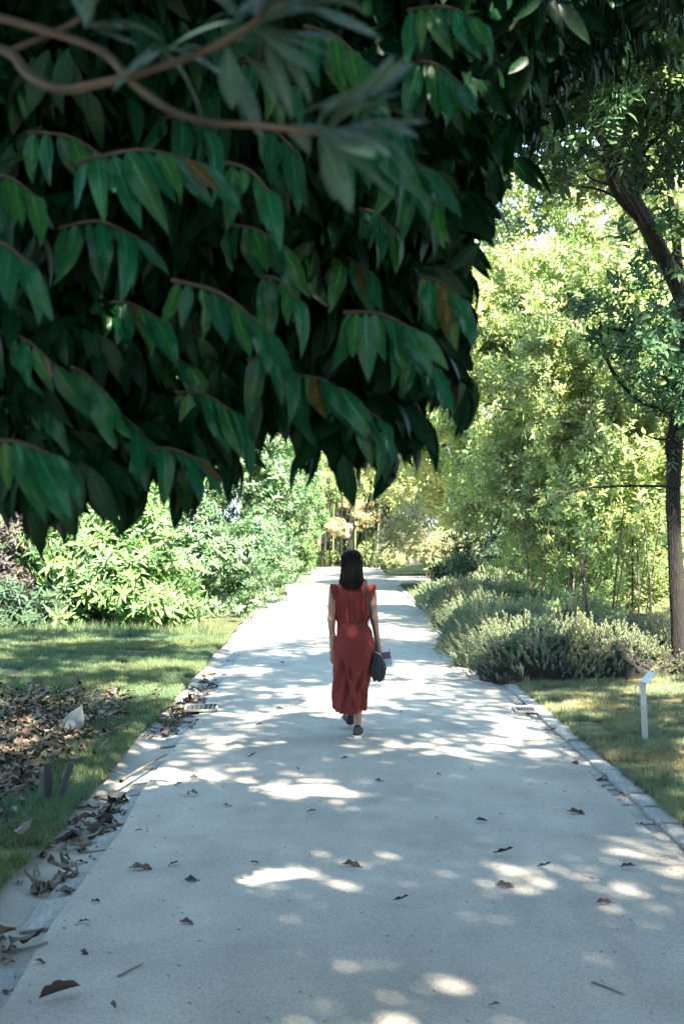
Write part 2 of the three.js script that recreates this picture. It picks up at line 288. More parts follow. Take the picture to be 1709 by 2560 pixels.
{
  const P = onGround(880, 1851), t = thing('person', 'woman in a red midi dress and dark sneakers walking away along the path', 'person', V(P.x, 0.025, P.z));
  const skin = phys([0.28, 0.15, 0.095], { roughness: 0.62 });
  const B = (...a) => [V(a[0], a[1], a[2]), V(a[3], a[4], a[5]), a[6], a[7]];
  const body = sdfMesh([
    B(-0.03, 0.90, -0.01, 0.05, 0.90, -0.01, 0.085, 0.085), B(0.005, 0.90, 0, 0.005, 1.03, 0, 0.085, 0.075), B(0.005, 1.03, 0, 0.005, 1.2, 0, 0.075, 0.085), B(-0.10, 1.265, 0, 0.11, 1.265, 0, 0.05, 0.05), B(0.005, 1.28, 0, 0.005, 1.42, -0.012, 0.055, 0.047),
    B(-0.158, 1.275, 0, -0.178, 1.02, 0.012, 0.044, 0.034), B(-0.178, 1.02, 0.012, -0.168, 0.785, -0.03, 0.034, 0.023), B(-0.168, 0.79, -0.03, -0.163, 0.745, -0.035, 0.023, 0.026),
    B(0.165, 1.275, 0, 0.188, 1.02, 0.02, 0.043, 0.033), B(0.188, 1.02, 0.02, 0.222, 0.795, -0.045, 0.033, 0.023), B(0.222, 0.795, -0.045, 0.232, 0.755, -0.05, 0.023, 0.026),
    B(-0.06, 0.86, -0.02, -0.045, 0.5, -0.17, 0.075, 0.055), B(-0.045, 0.5, -0.17, -0.015, 0.13, -0.40, 0.058, 0.034), B(-0.045, 0.46, -0.18, -0.03, 0.3, -0.285, 0.05, 0.048),
    B(0.07, 0.86, -0.02, 0.06, 0.48, -0.03, 0.075, 0.052), B(0.06, 0.48, -0.03, 0.045, 0.1, 0.0, 0.05, 0.031), B(0.058, 0.44, -0.02, 0.052, 0.3, -0.01, 0.046, 0.043),
  ], 0.016, V(0.01, 0.78, -0.1), 0.80, 132);
  const head = sdfMesh([
    B(0.005, 1.525, 0.012, 0.005, 1.51, -0.02, 0.082, 0.078), B(0.005, 1.46, -0.03, 0.005, 1.43, -0.055, 0.058, 0.035), B(0.005, 1.50, -0.1, 0.005, 1.475, -0.115, 0.008, 0.013), B(-0.02, 1.438, -0.088, 0.03, 1.438, -0.088, 0.009, 0.009),
    B(-0.028, 1.512, -0.075, -0.028, 1.512, -0.077, 0.014, 0.014), B(0.038, 1.512, -0.075, 0.038, 1.512, -0.077, 0.014, 0.014), B(-0.075, 1.51, 0, -0.078, 1.47, -0.005, 0.012, 0.01), B(0.085, 1.51, 0, 0.088, 1.47, -0.005, 0.012, 0.01), B(0.005, 1.43, -0.012, 0.005, 1.36, -0.01, 0.046, 0.047),
  ], 0.018, V(0.005, 1.485, -0.02), 0.15, 84);
  const finger = (a, b, c, r) => [[a, b, r, r * 0.92], [b, c, r * 0.92, r * 0.78]];
  const handL = sdfMesh([
    B(-0.182, 0.735, -0.038, -0.178, 0.685, -0.03, 0.016, 0.013), B(-0.165, 0.745, -0.035, -0.155, 0.68, -0.034, 0.021, 0.014), B(-0.148, 0.735, -0.036, -0.136, 0.68, -0.038, 0.016, 0.013),
    ...finger(V(-0.181, 0.682, -0.028), V(-0.178, 0.655, -0.032), V(-0.170, 0.635, -0.044), 0.0088), ...finger(V(-0.164, 0.68, -0.03), V(-0.159, 0.643, -0.034), V(-0.152, 0.618, -0.048), 0.0092), ...finger(V(-0.149, 0.68, -0.034), V(-0.142, 0.64, -0.038), V(-0.135, 0.613, -0.052), 0.0094), ...finger(V(-0.135, 0.682, -0.038), V(-0.127, 0.645, -0.044), V(-0.122, 0.622, -0.056), 0.009),
    ...finger(V(-0.143, 0.735, -0.045), V(-0.122, 0.70, -0.06), V(-0.115, 0.672, -0.066), 0.0105),
  ], 0.010, V(-0.15, 0.69, -0.042), 0.095, 66);
  const handR = sdfMesh([
    B(0.226, 0.765, -0.05, 0.246, 0.72, -0.058, 0.017, 0.015), B(0.237, 0.765, -0.048, 0.262, 0.725, -0.05, 0.017, 0.014), B(0.222, 0.76, -0.05, 0.236, 0.715, -0.056, 0.014, 0.013),
    ...finger(V(0.262, 0.722, -0.052), V(0.272, 0.70, -0.048), V(0.276, 0.683, -0.045), 0.009), ...finger(V(0.254, 0.715, -0.056), V(0.262, 0.69, -0.054), V(0.268, 0.67, -0.048), 0.0092), ...finger(V(0.244, 0.71, -0.058), V(0.25, 0.684, -0.056), V(0.258, 0.664, -0.05), 0.009), ...finger(V(0.235, 0.708, -0.058), V(0.24, 0.688, -0.056), V(0.247, 0.672, -0.05), 0.0085),
    ...finger(V(0.232, 0.745, -0.04), V(0.236, 0.715, -0.022), V(0.25, 0.69, -0.0215), 0.0105),
  ], 0.009, V(0.247, 0.715, -0.045), 0.08, 58);
  mesh('body', mergeGeometries([body, head, handL, handR]), skin, t);

  // the dress: skirt and bodice gathered at a narrow waist
  const dots = tex(256, 256, (u, v) => { const x = u * 16, y = v * 16, i = Math.floor(x), j = Math.floor(y), d = Math.hypot(x - i - 0.5 - 0.2 * Math.sin(j * 5.1 + i), y - j - 0.5 - 0.2 * Math.cos(i * 3.7 + j)); const w = 0.9 + (R() - 0.5) * 0.2; return d < 0.26 ? [w * 0.5, w * 0.36, w * 0.38] : [w, w, w]; }, true);
  dots.repeat.set(1 / 0.2, 1 / 0.2);
  const cloth = phys([0.215, 0.042, 0.034], { map: dots, roughness: 0.95, specularIntensity: 0.3 });
  const pick = (tab, y) => { let i = 0; while (i < tab.length - 2 && y < tab[i + 1][0]) i++; const a = tab[i], b = tab[i + 1], s = sst(0, 1, (a[0] - y) / (a[0] - b[0])); return a.map((q, j) => lerp(q, b[j], s)); };
  const SK = [[0.995, 0.0, 0.128, 0.098, 0], [0.90, 0.02, 0.152, 0.118, 0], [0.77, 0.02, 0.176, 0.135, -0.005], [0.66, 0.012, 0.168, 0.135, -0.015], [0.55, -0.003, 0.156, 0.155, -0.04], [0.40, -0.012, 0.148, 0.175, -0.07], [0.245, -0.012, 0.141, 0.19, -0.09]];
  const gau = (x, w) => Math.exp(-x * x / (w * w));
  const skirt = sheet(120, 80, (u, v) => {
    const a = u * Math.PI * 2, y0 = lerp(0.995, 0.245, v), [, cx, rx, rz, cz] = pick(SK, y0), f = sst(0.1, 0.75, v);
    const back = Math.sin(a), side = Math.cos(a);                      // back = +z, seen by the camera
    let w = 0.004 * Math.sin(a * 22 + 3 * N(a, v * 3)) * (1 - sst(0, 0.35, v));
    w += f * (0.013 * Math.sin(a * 7 + v * 5) + 0.009 * Math.sin(a * 12 - v * 7 + 1.3));
    if (back > 0) {                                                     // folds drawn from the hips to the striding leg
      for (const [s0, s1, v0, v1, k] of [[0.75, -0.35, 0.30, 1.0, 0.016], [-0.65, 0.15, 0.4, 0.95, -0.02], [-0.3, 0.5, 0.45, 0.85, -0.022], [0.2, 0.85, 0.62, 0.9, -0.016], [0.55, 0.05, 0.22, 0.7, 0.012]]) { const q = (v - v0) / (v1 - v0); if (q > -0.1 && q < 1.1) w += 1.5 * k * back * gau(side - lerp(s0, s1, q), 0.12) * sst(-0.1, 0.2, q) * (1 - sst(0.85, 1.1, q)); }
      w += 0.018 * gau(v - 0.30, 0.16) * (gau(side - 0.42, 0.3) + gau(side + 0.42, 0.3)) * back;  // seat
    }
    const y = y0 - v * v * (0.028 * Math.max(0, back) * (1 - side * 0.5) + 0.008 * Math.sin(a * 5));
    return [cx + side * (rx + w), y, cz + back * (rz + w), a * 0.15, y0];
  }, true);
  const BD = [[1.365, 0.006, 0.062, 0.055, -0.005], [1.335, 0.006, 0.108, 0.07, 0], [1.30, 0.006, 0.15, 0.088, 0], [1.24, 0.006, 0.156, 0.104, 0], [1.15, 0.006, 0.150, 0.108, 0], [1.06, 0.008, 0.142, 0.104, 0], [1.015, 0.004, 0.134, 0.101, 0], [0.985, 0.002, 0.123, 0.093, 0]];
  const bodice = sheet(120, 60, (u, v) => {
    const a = u * Math.PI * 2, y = lerp(1.365, 0.985, v), [, cx, rx, rz, cz] = pick(BD, y), w = 0.008 * Math.sin(a * 20 + 4 * N(a * 1.3, v * 2)) * sst(0.15, 0.8, v) + 0.006 * Math.sin(a * 9 + v * 3) * sst(0.2, 0.6, v) + 0.006 * fbm(Math.cos(a) * 4, Math.sin(a) * 4, y * 9);
    return [cx + Math.cos(a) * (rx + w), y, cz + Math.sin(a) * (rz + w), a * 0.15, y];
  }, true);
  const dress = mesh('dress', skirt, cloth, t);
  mesh('bodice', bodice, cloth, dress);
  mesh('waistband', sheet(80, 6, (u, v) => { const a = u * Math.PI * 2, q = Math.sin(v * Math.PI); return [0.001 + Math.cos(a) * (0.124 + 0.007 * q), lerp(1.002, 0.976, v) + 0.002 * Math.sin(a * 9), Math.sin(a) * (0.094 + 0.007 * q), a * 0.1, v * 0.03]; }, true), std([0.12, 0.02, 0.02], { map: dots }), dress);
  for (const s of [-1, 1]) mesh('cap_sleeve', sheet(48, 8, (u, v) => {
    const a = lerp(-0.62, 3.5, u), q = v * (0.4 + 0.6 * Math.sin(Math.PI * Math.min(1, Math.max(0, (a + 0.62) / 4.12)))), ruff = 0.003 * Math.sin(a * 10 + s) * v;
    const r = 0.078 + 0.016 * q + ruff * 0.6;
    return [0.006 + s * (0.137 + 0.062 * q + ruff), 1.240 + r * Math.sin(a) - 0.012 * q, Math.cos(a) * r, a * 0.09, v * 0.07];
  }), cloth, dress);

  // hair to the shoulders, hanging straight
  const hairMat = phys([0.008, 0.007, 0.007], { roughness: 0.6, specularIntensity: 0.12 });
  const HR = [[1.62, 0.012, 0.01], [1.612, 0.045, 0.05], [1.595, 0.068, 0.076], [1.56, 0.084, 0.095], [1.51, 0.091, 0.103], [1.45, 0.090, 0.105], [1.39, 0.091, 0.104], [1.335, 0.097, 0.105], [1.295, 0.090, 0.108]];
  const strands = (u, v, a) => 0.0045 * Math.sin(a * 31 + 5 * N(a * 2, v * 1.2)) + 0.003 * Math.sin(a * 57 + v * 3);
  const shell = sheet(150, 60, (u, v) => {                              // open at the face
    const a = lerp(-0.62, Math.PI + 0.62, u), y0 = lerp(1.62, 1.293, v), [y, rx, rz] = pick(HR, y0), w = strands(u, v, a) * sst(0, 0.25, v), back = Math.sin(a);
    return [-0.004 + Math.cos(a) * (rx + w) * (1 - 0.12 * sst(0.85, 1, v)), y - (v > 0.98 ? 0.012 * Math.sin(a * 23) + 0.01 * Math.sin(a * 41) : 0) - 0.01 * v * back, 0.012 + back * (rz + w) , u, v];
  });
  const hair = mesh('hair', shell, hairMat, t);
  for (let k = 0; k < 46; k++) {
    const a = lerp(-0.75, Math.PI + 0.75, (k + rr(0.2, 0.8)) / 46), out = rr(-0.01, 0.016) + (k < 4 || k > 42 ? rr(0.01, 0.03) : 0), L = rr(1.25, 1.305), X = -0.004 + Math.cos(a) * 0.09, Z = 0.012 + Math.sin(a) * 0.103;
    mesh('lock', limb([V(X * 0.9, 1.52, Z * 0.9), V(X, 1.42, Z), V(X * 1.03 + Math.cos(a) * out, 1.34, Z * 1.02), V(X + Math.cos(a) * out * 1.2 + rr(-0.008, 0.008), L, Z * 1.0)], 0.011, 0.002, 8, 6, 0.1), hairMat, hair);
  }
  // sneakers
  const up = std([0.006, 0.007, 0.009], { roughness: 0.85 }), sole = std([0.30, 0.29, 0.27], { roughness: 0.7 });
  const outline = new THREE.Shape(); outline.moveTo(-0.03, 0.0); outline.bezierCurveTo(-0.034, -0.035, 0.034, -0.035, 0.031, 0.0); outline.bezierCurveTo(0.03, 0.07, 0.046, 0.12, 0.046, 0.165); outline.bezierCurveTo(0.044, 0.225, -0.03, 0.235, -0.038, 0.175); outline.bezierCurveTo(-0.044, 0.12, -0.028, 0.06, -0.03, 0.0);
  const soleG = new THREE.ExtrudeGeometry(outline, { depth: 0.022, bevelEnabled: true, bevelThickness: 0.005, bevelSize: 0.004, bevelSegments: 2, curveSegments: 14 }); soleG.rotateX(-Math.PI / 2); soleG.translate(0, 0.005, 0);
  const upG = sdfMesh([B(0, 0.055, -0.005, 0, 0.09, -0.012, 0.033, 0.034), B(0, 0.05, -0.01, 0.004, 0.048, -0.12, 0.034, 0.036), B(0.004, 0.045, -0.12, 0.006, 0.036, -0.175, 0.036, 0.028)], 0.02, V(0, 0.06, -0.09), 0.14, 56);
  for (const [x, y, z, ry, rx] of [[0.042, -0.004, 0.03, -0.1, 0], [-0.012, 0.028, -0.385, 0.25, 0.2]]) {
    const s = mesh('shoe', upG, up, t); s.position.set(x, y, z); s.rotation.set(rx, ry, 0, 'YXZ');
    mesh('sole', soleG, sole, s);
  }
  // the bag on her right shoulder and the booklet in her hand: things of their own
  const bagMat = phys([0.008, 0.010, 0.014], { roughness: 0.75, sheen: 0.2, sheenColor: lin(0.4, 0.6, 0.7) }), wx = t.position.x, wz = t.position.z, gy = t.position.y;
  const bag = thing('shoulder_bag', 'slouchy dark navy shoulder bag hanging at the right hip of the woman', 'bag', V(wx + 0.208, gy + 0.61, wz + 0.03));
  mesh('pouch', sheet(64, 40, (u, v) => {
    const a = u * Math.PI * 2, e = Math.pow(Math.sin(Math.PI * lerp(0.06, 0.94, v)), 0.4), y = lerp(0.115, -0.118, v), w = 1 + 0.22 * fbm(Math.cos(a) * 1.7, Math.sin(a) * 1.7, y * 11, 3) + 0.06 * Math.sin(a * 9 + y * 22);
    const rx = lerp(0.05, 0.07, sst(0, 0.5, v)) * e * w, rz = 0.042 * e * w;
    return [Math.sign(Math.cos(a)) * Math.pow(Math.abs(Math.cos(a)), 0.7) * rx + 0.016 * v, y - (v > 0.8 ? 0.008 * Math.sin(a * 5 + 1) : 0), Math.sign(Math.sin(a)) * Math.pow(Math.abs(Math.sin(a)), 0.8) * rz, u, v];
  }, true), bagMat, bag);
  const flap = mesh('flap', new RoundedBoxGeometry(0.062, 0.05, 0.012, 2, 0.005), bagMat, bag); flap.position.set(0.0, 0.098, 0.048); flap.rotation.set(-0.25, 0, -0.6);
  const trim = mesh('trim', new RoundedBoxGeometry(0.058, 0.006, 0.008, 1, 0.002), std([0.6, 0.6, 0.58]), flap); trim.position.set(0, 0.027, 0.004);
  const sp = [[0.10, 1.352, -0.035], [0.115, 1.345, 0.03], [0.122, 1.29, 0.092], [0.138, 1.18, 0.118], [0.155, 1.06, 0.115], [0.182, 0.94, 0.128], [0.197, 0.83, 0.115], [0.205, 0.72, 0.05]].map((p) => V(...p).sub(V(0.208, 0.61, 0.03)));
  const sc = new THREE.CatmullRomCurve3(sp);
  mesh('strap', sheet(6, 60, (u, v) => { const p = sc.getPointAt(v), s = (u - 0.5) * 0.02, tt = sc.getTangentAt(v), sx = V(0, 0, 1).cross(tt).normalize(); return [p.x + sx.x * s, p.y + sx.y * s, p.z + 0.003 * Math.cos(u * 3.14 * 2)]; }), bagMat, bag);
  const bk = thing('booklet', 'pale folded booklet with a purple band held in the right hand of the woman', 'booklet', V(wx + 0.294, gy + 0.69, wz - 0.036)); bk.rotation.set(0.1, -0.15, 0.14);
  mesh('pages', new RoundedBoxGeometry(0.074, 0.155, 0.007, 1, 0.0015), std([0.62, 0.66, 0.72], { roughness: 0.5 }), bk);
  const band = mesh('band', new THREE.BoxGeometry(0.0742, 0.062, 0.0078), std([0.12, 0.07, 0.13], { roughness: 0.5 }), bk); band.position.y = 0.012;
  const foot = mesh('panel', new THREE.BoxGeometry(0.06, 0.046, 0.0078), std([0.42, 0.47, 0.55], { roughness: 0.5 }), bk); foot.position.set(0, -0.046, 0);
  const spine = mesh('spine', new THREE.BoxGeometry(0.004, 0.154, 0.0084), std([0.07, 0.06, 0.08]), bk); spine.position.x = 0.0362;
}

// ---------------------------------------------------------------- trees and shrubs
const barkTex = tex(256, 512, (u, v) => { const r = Math.abs(N(u * 14, v * 5, 3.2)) * 1.5 + 0.4 * fbm(u * 20, v * 20, 8, 3), c = 0.35 + 0.6 * r + (R() - 0.5) * 0.12; return [c, c * 0.95, c * 0.88]; }, true);
barkTex.repeat.set(1.6, 0.9);
const bark = std([0.13, 0.115, 0.095], { map: barkTex, bumpMap: barkTex, bumpScale: 0.02, roughness: 1 });
const darkBark = std([0.034, 0.03, 0.026], { map: barkTex, bumpMap: barkTex, bumpScale: 0.025, roughness: 1 });
const paleBark = std([0.34, 0.30, 0.22], { map: barkTex, bumpMap: barkTex, bumpScale: 0.006, roughness: 0.9 });
const twigBark = std([0.15, 0.125, 0.09], { map: barkTex, bumpMap: barkTex, bumpScale: 0.003, roughness: 0.9 });
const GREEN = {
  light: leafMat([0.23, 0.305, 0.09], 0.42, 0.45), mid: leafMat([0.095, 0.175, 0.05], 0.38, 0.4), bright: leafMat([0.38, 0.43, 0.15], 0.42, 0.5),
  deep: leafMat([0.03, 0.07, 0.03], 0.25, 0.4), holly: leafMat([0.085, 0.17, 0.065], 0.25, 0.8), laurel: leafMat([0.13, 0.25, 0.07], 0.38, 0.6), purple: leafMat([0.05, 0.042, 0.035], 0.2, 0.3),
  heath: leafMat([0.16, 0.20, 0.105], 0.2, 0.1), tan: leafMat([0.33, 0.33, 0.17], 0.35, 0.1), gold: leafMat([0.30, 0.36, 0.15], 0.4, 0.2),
};
// a tree: its trunk through points, a limb to every blob, a crown
function tree(name, label, category, trunkPts, r0, r1, blobs, kind, mat, size, opt = {}) {
  const base = trunkPts[0].clone(); base.y = 0;
  const t = thing(name, label, category, base, opt.group), local = trunkPts.map((p) => p.clone().sub(base)), bk = opt.bark ?? bark;
  mesh('trunk', limb(local, r0, r1, opt.segs ?? 40, 12, 0.16), bk, t);
  const c = new THREE.CatmullRomCurve3(local);
  if (!opt.noLimbs) for (const [p, rx, ry] of blobs) {
    const end = p.clone().sub(base); let best = 0, bd = 1e9;
    for (let s = 0.25; s <= 1; s += 0.05) { const q = c.getPointAt(s), d = q.distanceTo(end) + Math.max(0, q.y - end.y + 0.4) * 2; if (d < bd) { bd = d; best = s; } }
    const q = c.getPointAt(best), L = q.distanceTo(end); if (L < 0.3) continue;
    const r = Math.max(0.012, lerp(r0, r1, best) * 0.5), mid = q.clone().lerp(end, 0.5).add(V(rr(-0.1, 0.1) * L, 0.1 * L, rr(-0.1, 0.1) * L));
    const b = mesh('branch', limb([q, q.clone().lerp(mid, 0.5).add(rdir().multiplyScalar(0.05 * L)), mid, end], r, r * 0.3, 20, 7, 0.14), bk, t);
    for (let k = 0; k < (opt.twigs ?? 2); k++) { const s = q.clone().lerp(end, rr(0.4, 0.95)), d = rdir().multiplyScalar(rx * rr(0.6, 1)); mesh('twig', limb([s, s.clone().addScaledVector(d, 0.5).add(rdir().multiplyScalar(0.1 * rx)), s.clone().add(d)], r * 0.35, 0.006, 10, 5, 0.1), bk, b); }
  }
  foliage(t, blobs, kind, mat, size, opt);
  return t;
}
// a shrub: several stems from one foot, and foliage
function shrub(name, label, base, blobs, kind, mat, size, opt = {}) {
  const t = thing(name, label, 'shrub', base, opt.group);
  for (let k = 0; k < (opt.stems ?? 5); k++) { const e = blobs[k % blobs.length][0].clone().sub(base).add(V(rr(-0.3, 0.3), 0, rr(-0.3, 0.3))); mesh('stem', limb([V(rr(-0.25, 0.25), -0.06, rr(-0.2, 0.2)), e.clone().multiplyScalar(0.5).add(rdir().multiplyScalar(0.12)), e], rr(0.02, 0.035), 0.008, 12, 6), opt.bark ?? bark, t); }
  foliage(t, blobs, kind, mat, size, { ...opt, name: 'foliage' });
  return t;
}
// blob whose middle shows at a pixel, so many metres away, with its radii
const blob = (sx, sy, d, rx, n, ry = rx, rz = rx) => [at(sx, sy, d), rx, ry, rz, n];

// --- right of the path
setSeed(51);
const rightTrunk = [[1700, 1702, 14.4], [1690, 1420, 14.3], [1684, 1230, 14.2], [1696, 1020, 14], [1722, 850, 13.9], [1705, 740, 13.8], [1640, 600, 13.5], [1570, 460, 13.2], [1522, 330, 13], [1490, 130, 12.8], [1460, -120, 12.6]].map((a) => at(...a));
rightTrunk[0].y = -0.1;
tree('leaning_tree', 'tall dark-barked tree with a crooked leaning trunk at the right edge', 'tree', rightTrunk, 0.085, 0.1, [
  blob(1480, 40, 11.5, 0.8, 520), blob(1380, 150, 11, 0.75, 420), blob(1640, 120, 12, 0.75, 420), blob(1300, 230, 10.5, 0.5, 200), blob(1540, 210, 12, 0.5, 200), blob(1650, 330, 12.5, 0.5, 150), blob(1400, 320, 11.5, 0.5, 170), blob(1320, 60, 11, 0.7, 300), blob(1690, 620, 13, 0.45, 150), blob(1600, 560, 14.2, 0.35, 60),
  blob(1500, 815, 13.5, 0.32, 90), blob(1690, 900, 13.3, 0.55, 260), blob(1680, 1060, 13.6, 0.45, 170), blob(1640, 760, 14.4, 0.5, 120), blob(1560, -150, 12, 1.2, 700), blob(1300, -170, 11, 1.3, 800), [V(5.4, 9.2, -11), 1.7, 0.8, 1.6, 900], [V(5.8, 10.4, -9.6), 2, 0.8, 1.6, 1000], [V(7, 9.6, -10), 1.6, 0.8, 1.6, 800], [V(6.4, 11, -8.4), 2, 0.8, 1.6, 900], blob(1750, 300, 12.5, 0.8, 300),
], 'broad', leafMat([0.035, 0.095, 0.032], 0.3, 0.25), 0.24, { bark: darkBark, segs: 80, thin: -0.05, freq: 1.6 });
{
  const t = scene.children.find((o) => o.name === 'leaning_tree'), b = t.position;
  for (const [pts, r] of [[[[1690, 1030, 13.9], [1610, 1005, 13.7], [1540, 940, 13.6], [1508, 860, 13.5], [1502, 800, 13.5]], 0.035], [[[1690, 1215, 14.1], [1560, 1215, 13.9], [1440, 1225, 13.8], [1330, 1268, 13.7]], 0.018], [[[1600, 520, 13.4], [1500, 470, 13.2], [1420, 460, 13.1]], 0.02], [[[1690, 780, 13.8], [1600, 860, 13.6], [1560, 960, 13.5]], 0.012], [[[1520, 330, 13], [1600, 200, 12.8], [1690, 120, 12.6]], 0.03]]) mesh('branch', limb(pts.map((q) => at(...q).sub(b)), r, r * 0.4, 26, 7, 0.16), darkBark, t);
}
tree('slender_tree', 'thin straight dark tree beside the leaning trunk, top right', 'tree', [[1790, 1640, 16.4], [1750, 1200, 16.3], [1712, 800, 16.2], [1690, 560, 16], [1668, 330, 16], [1645, 120, 15.8], [1638, -150, 15.7]].map((a) => at(...a)), 0.075, 0.05, [blob(1640, 80, 15.6, 0.7, 160), blob(1700, 250, 15.4, 0.6, 120), blob(1690, 480, 16, 0.6, 110), blob(1600, -120, 15.6, 1, 260)], 'broad', GREEN.light, 0.26, { bark: darkBark, segs: 50 });
tree('airy_tree', 'wide airy light-green tree spreading over the low shrub bed', 'tree', [[1500, 1545, 22.6], [1490, 1350, 22.4], [1500, 1100, 22], [1460, 850, 21.6], [1400, 650, 21.4]].map((a) => at(...a)), 0.12, 0.05, [
  blob(1230, 800, 22, 1.1, 1218), blob(1390, 770, 21, 1.1, 1218), blob(1520, 790, 19, 1.0, 1044), blob(1300, 900, 22, 1.15, 1218), blob(1450, 950, 19.5, 1.1, 1218), blob(1600, 900, 18.5, 0.9, 826), blob(1210, 1010, 23, 1.1, 1000), blob(1340, 1090, 21.5, 1.15, 1305), blob(1480, 1110, 20, 1.1, 1174), blob(1600, 1100, 18.5, 0.9, 826),
  blob(1240, 1180, 23, 1.1, 1087), blob(1400, 1240, 21, 1.1, 1174), blob(1540, 1250, 19, 0.95, 913), blob(1270, 1300, 24, 1.0, 826), blob(1420, 1350, 22, 0.8, 565),
], 'broad', GREEN.light, 0.27, { bark, twigs: 3, thin: 0.0, freq: 1.15, up: 0.1, tint: 0.5 });
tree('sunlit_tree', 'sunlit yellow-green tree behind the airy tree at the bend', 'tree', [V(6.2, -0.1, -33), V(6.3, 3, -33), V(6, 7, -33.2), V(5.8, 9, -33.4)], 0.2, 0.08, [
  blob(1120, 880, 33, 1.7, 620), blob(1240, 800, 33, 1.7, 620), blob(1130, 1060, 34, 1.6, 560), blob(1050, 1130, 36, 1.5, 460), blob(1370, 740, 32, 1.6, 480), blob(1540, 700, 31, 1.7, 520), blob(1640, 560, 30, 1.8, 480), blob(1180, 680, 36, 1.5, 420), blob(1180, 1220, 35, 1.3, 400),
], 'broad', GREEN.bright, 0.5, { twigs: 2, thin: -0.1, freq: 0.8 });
tree('pale_tree', 'pale slender tree with thin foliage against the sky hole', 'tree', [V(5.6, -0.1, -27), at(1470, 900, 27), at(1400, 580, 27), at(1350, 440, 27), at(1310, 300, 27)], 0.13, 0.06, [
  blob(1440, 420, 27, 0.85, 270), blob(1490, 520, 26.5, 0.9, 342), blob(1320, 500, 27.5, 0.8, 200), blob(1300, 620, 28, 0.8, 306), blob(1560, 330, 26, 0.8, 234), blob(1390, 260, 27, 0.7, 216), blob(1620, 430, 26, 0.9, 306), blob(1680, 200, 25, 1, 324), blob(1480, 200, 26, 0.8, 234),
], 'broad', GREEN.light, 0.36, { bark: paleBark, thin: -0.05 });
const pathsideStems = thing('stem_thicket', 'thicket of thin pale upright stems left of the leaning trunk', 'shrub', V(4.6, 0, -18.5));
for (let k = 0; k < 26; k++) { const x = rr(-1.5, 1.5), z = rr(-1.2, 1.6), h = rr(1.2, 2.3), l = rr(-0.35, 0.35); mesh('stem', limb([V(x, -0.05, z), V(x + l * 0.4, h * 0.5, z + rr(-0.1, 0.1)), V(x + l, h, z)], rr(0.012, 0.03), 0.008, 10, 6), k % 3 ? paleBark : bark, pathsideStems); }
foliage(pathsideStems, [[V(4.2, 1.9, -18.2), 1.3, 0.8, 0.9, 330], [V(5.4, 1.9, -18.4), 1.2, 0.9, 0.9, 260], [V(4.4, 0.5, -18.2), 1.6, 0.35, 0.8, 190]], 'broad', GREEN.light, 0.22, { name: 'foliage', shell: 0.1 });
shrub('understory_shrub', 'loose green undergrowth between the pale stems under the airy tree', V(4.6, 0, -22.5), [blob(1330, 1400, 24, 0.9, 420, 0.8), blob(1440, 1420, 22, 0.9, 420, 0.8), blob(1540, 1400, 20.5, 0.8, 360, 0.8), blob(1630, 1380, 19.5, 0.7, 300, 0.8), blob(1600, 1500, 19, 0.7, 260, 0.5), blob(1480, 1500, 21, 0.7, 260, 0.5)], 'broad', GREEN.light, 0.24, { thin: -0.1, tint: 0.6, bark: paleBark });
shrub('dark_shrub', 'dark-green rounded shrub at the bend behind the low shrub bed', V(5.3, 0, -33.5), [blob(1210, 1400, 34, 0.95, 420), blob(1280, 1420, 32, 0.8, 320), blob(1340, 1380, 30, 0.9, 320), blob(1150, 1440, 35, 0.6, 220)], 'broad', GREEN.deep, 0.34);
shrub('tan_shrub', 'feathery tan shrub at the fork, right of the woman', V(3.6, 0, -41.5), [blob(1080, 1330, 42, 0.95, 560, 0.8), blob(1010, 1340, 44, 0.9, 420, 0.75), blob(1120, 1390, 40, 0.7, 320, 0.6), blob(1050, 1280, 45, 0.8, 260, 0.6)], 'heath', GREEN.tan, 0.4, { shell: 0.15 });
shrub('small_bright_shrub', 'small bright shrub beside the white post at the fork', V(2.5, 0, -49.5), [blob(968, 1398, 50, 0.42, 200, 0.36), blob(1000, 1390, 51, 0.4, 160, 0.36)], 'broad', GREEN.gold, 0.3, { stems: 3 });
shrub('fork_shrub', 'olive shrub with dark foot where the side path leaves', V(4.6, 0, -39.2), [blob(1130, 1425, 40, 0.5, 200, 0.4), blob(1190, 1445, 38, 0.6, 240, 0.5), blob(1250, 1450, 36, 0.6, 220, 0.5)], 'broad', GREEN.mid, 0.3, { stems: 4 });

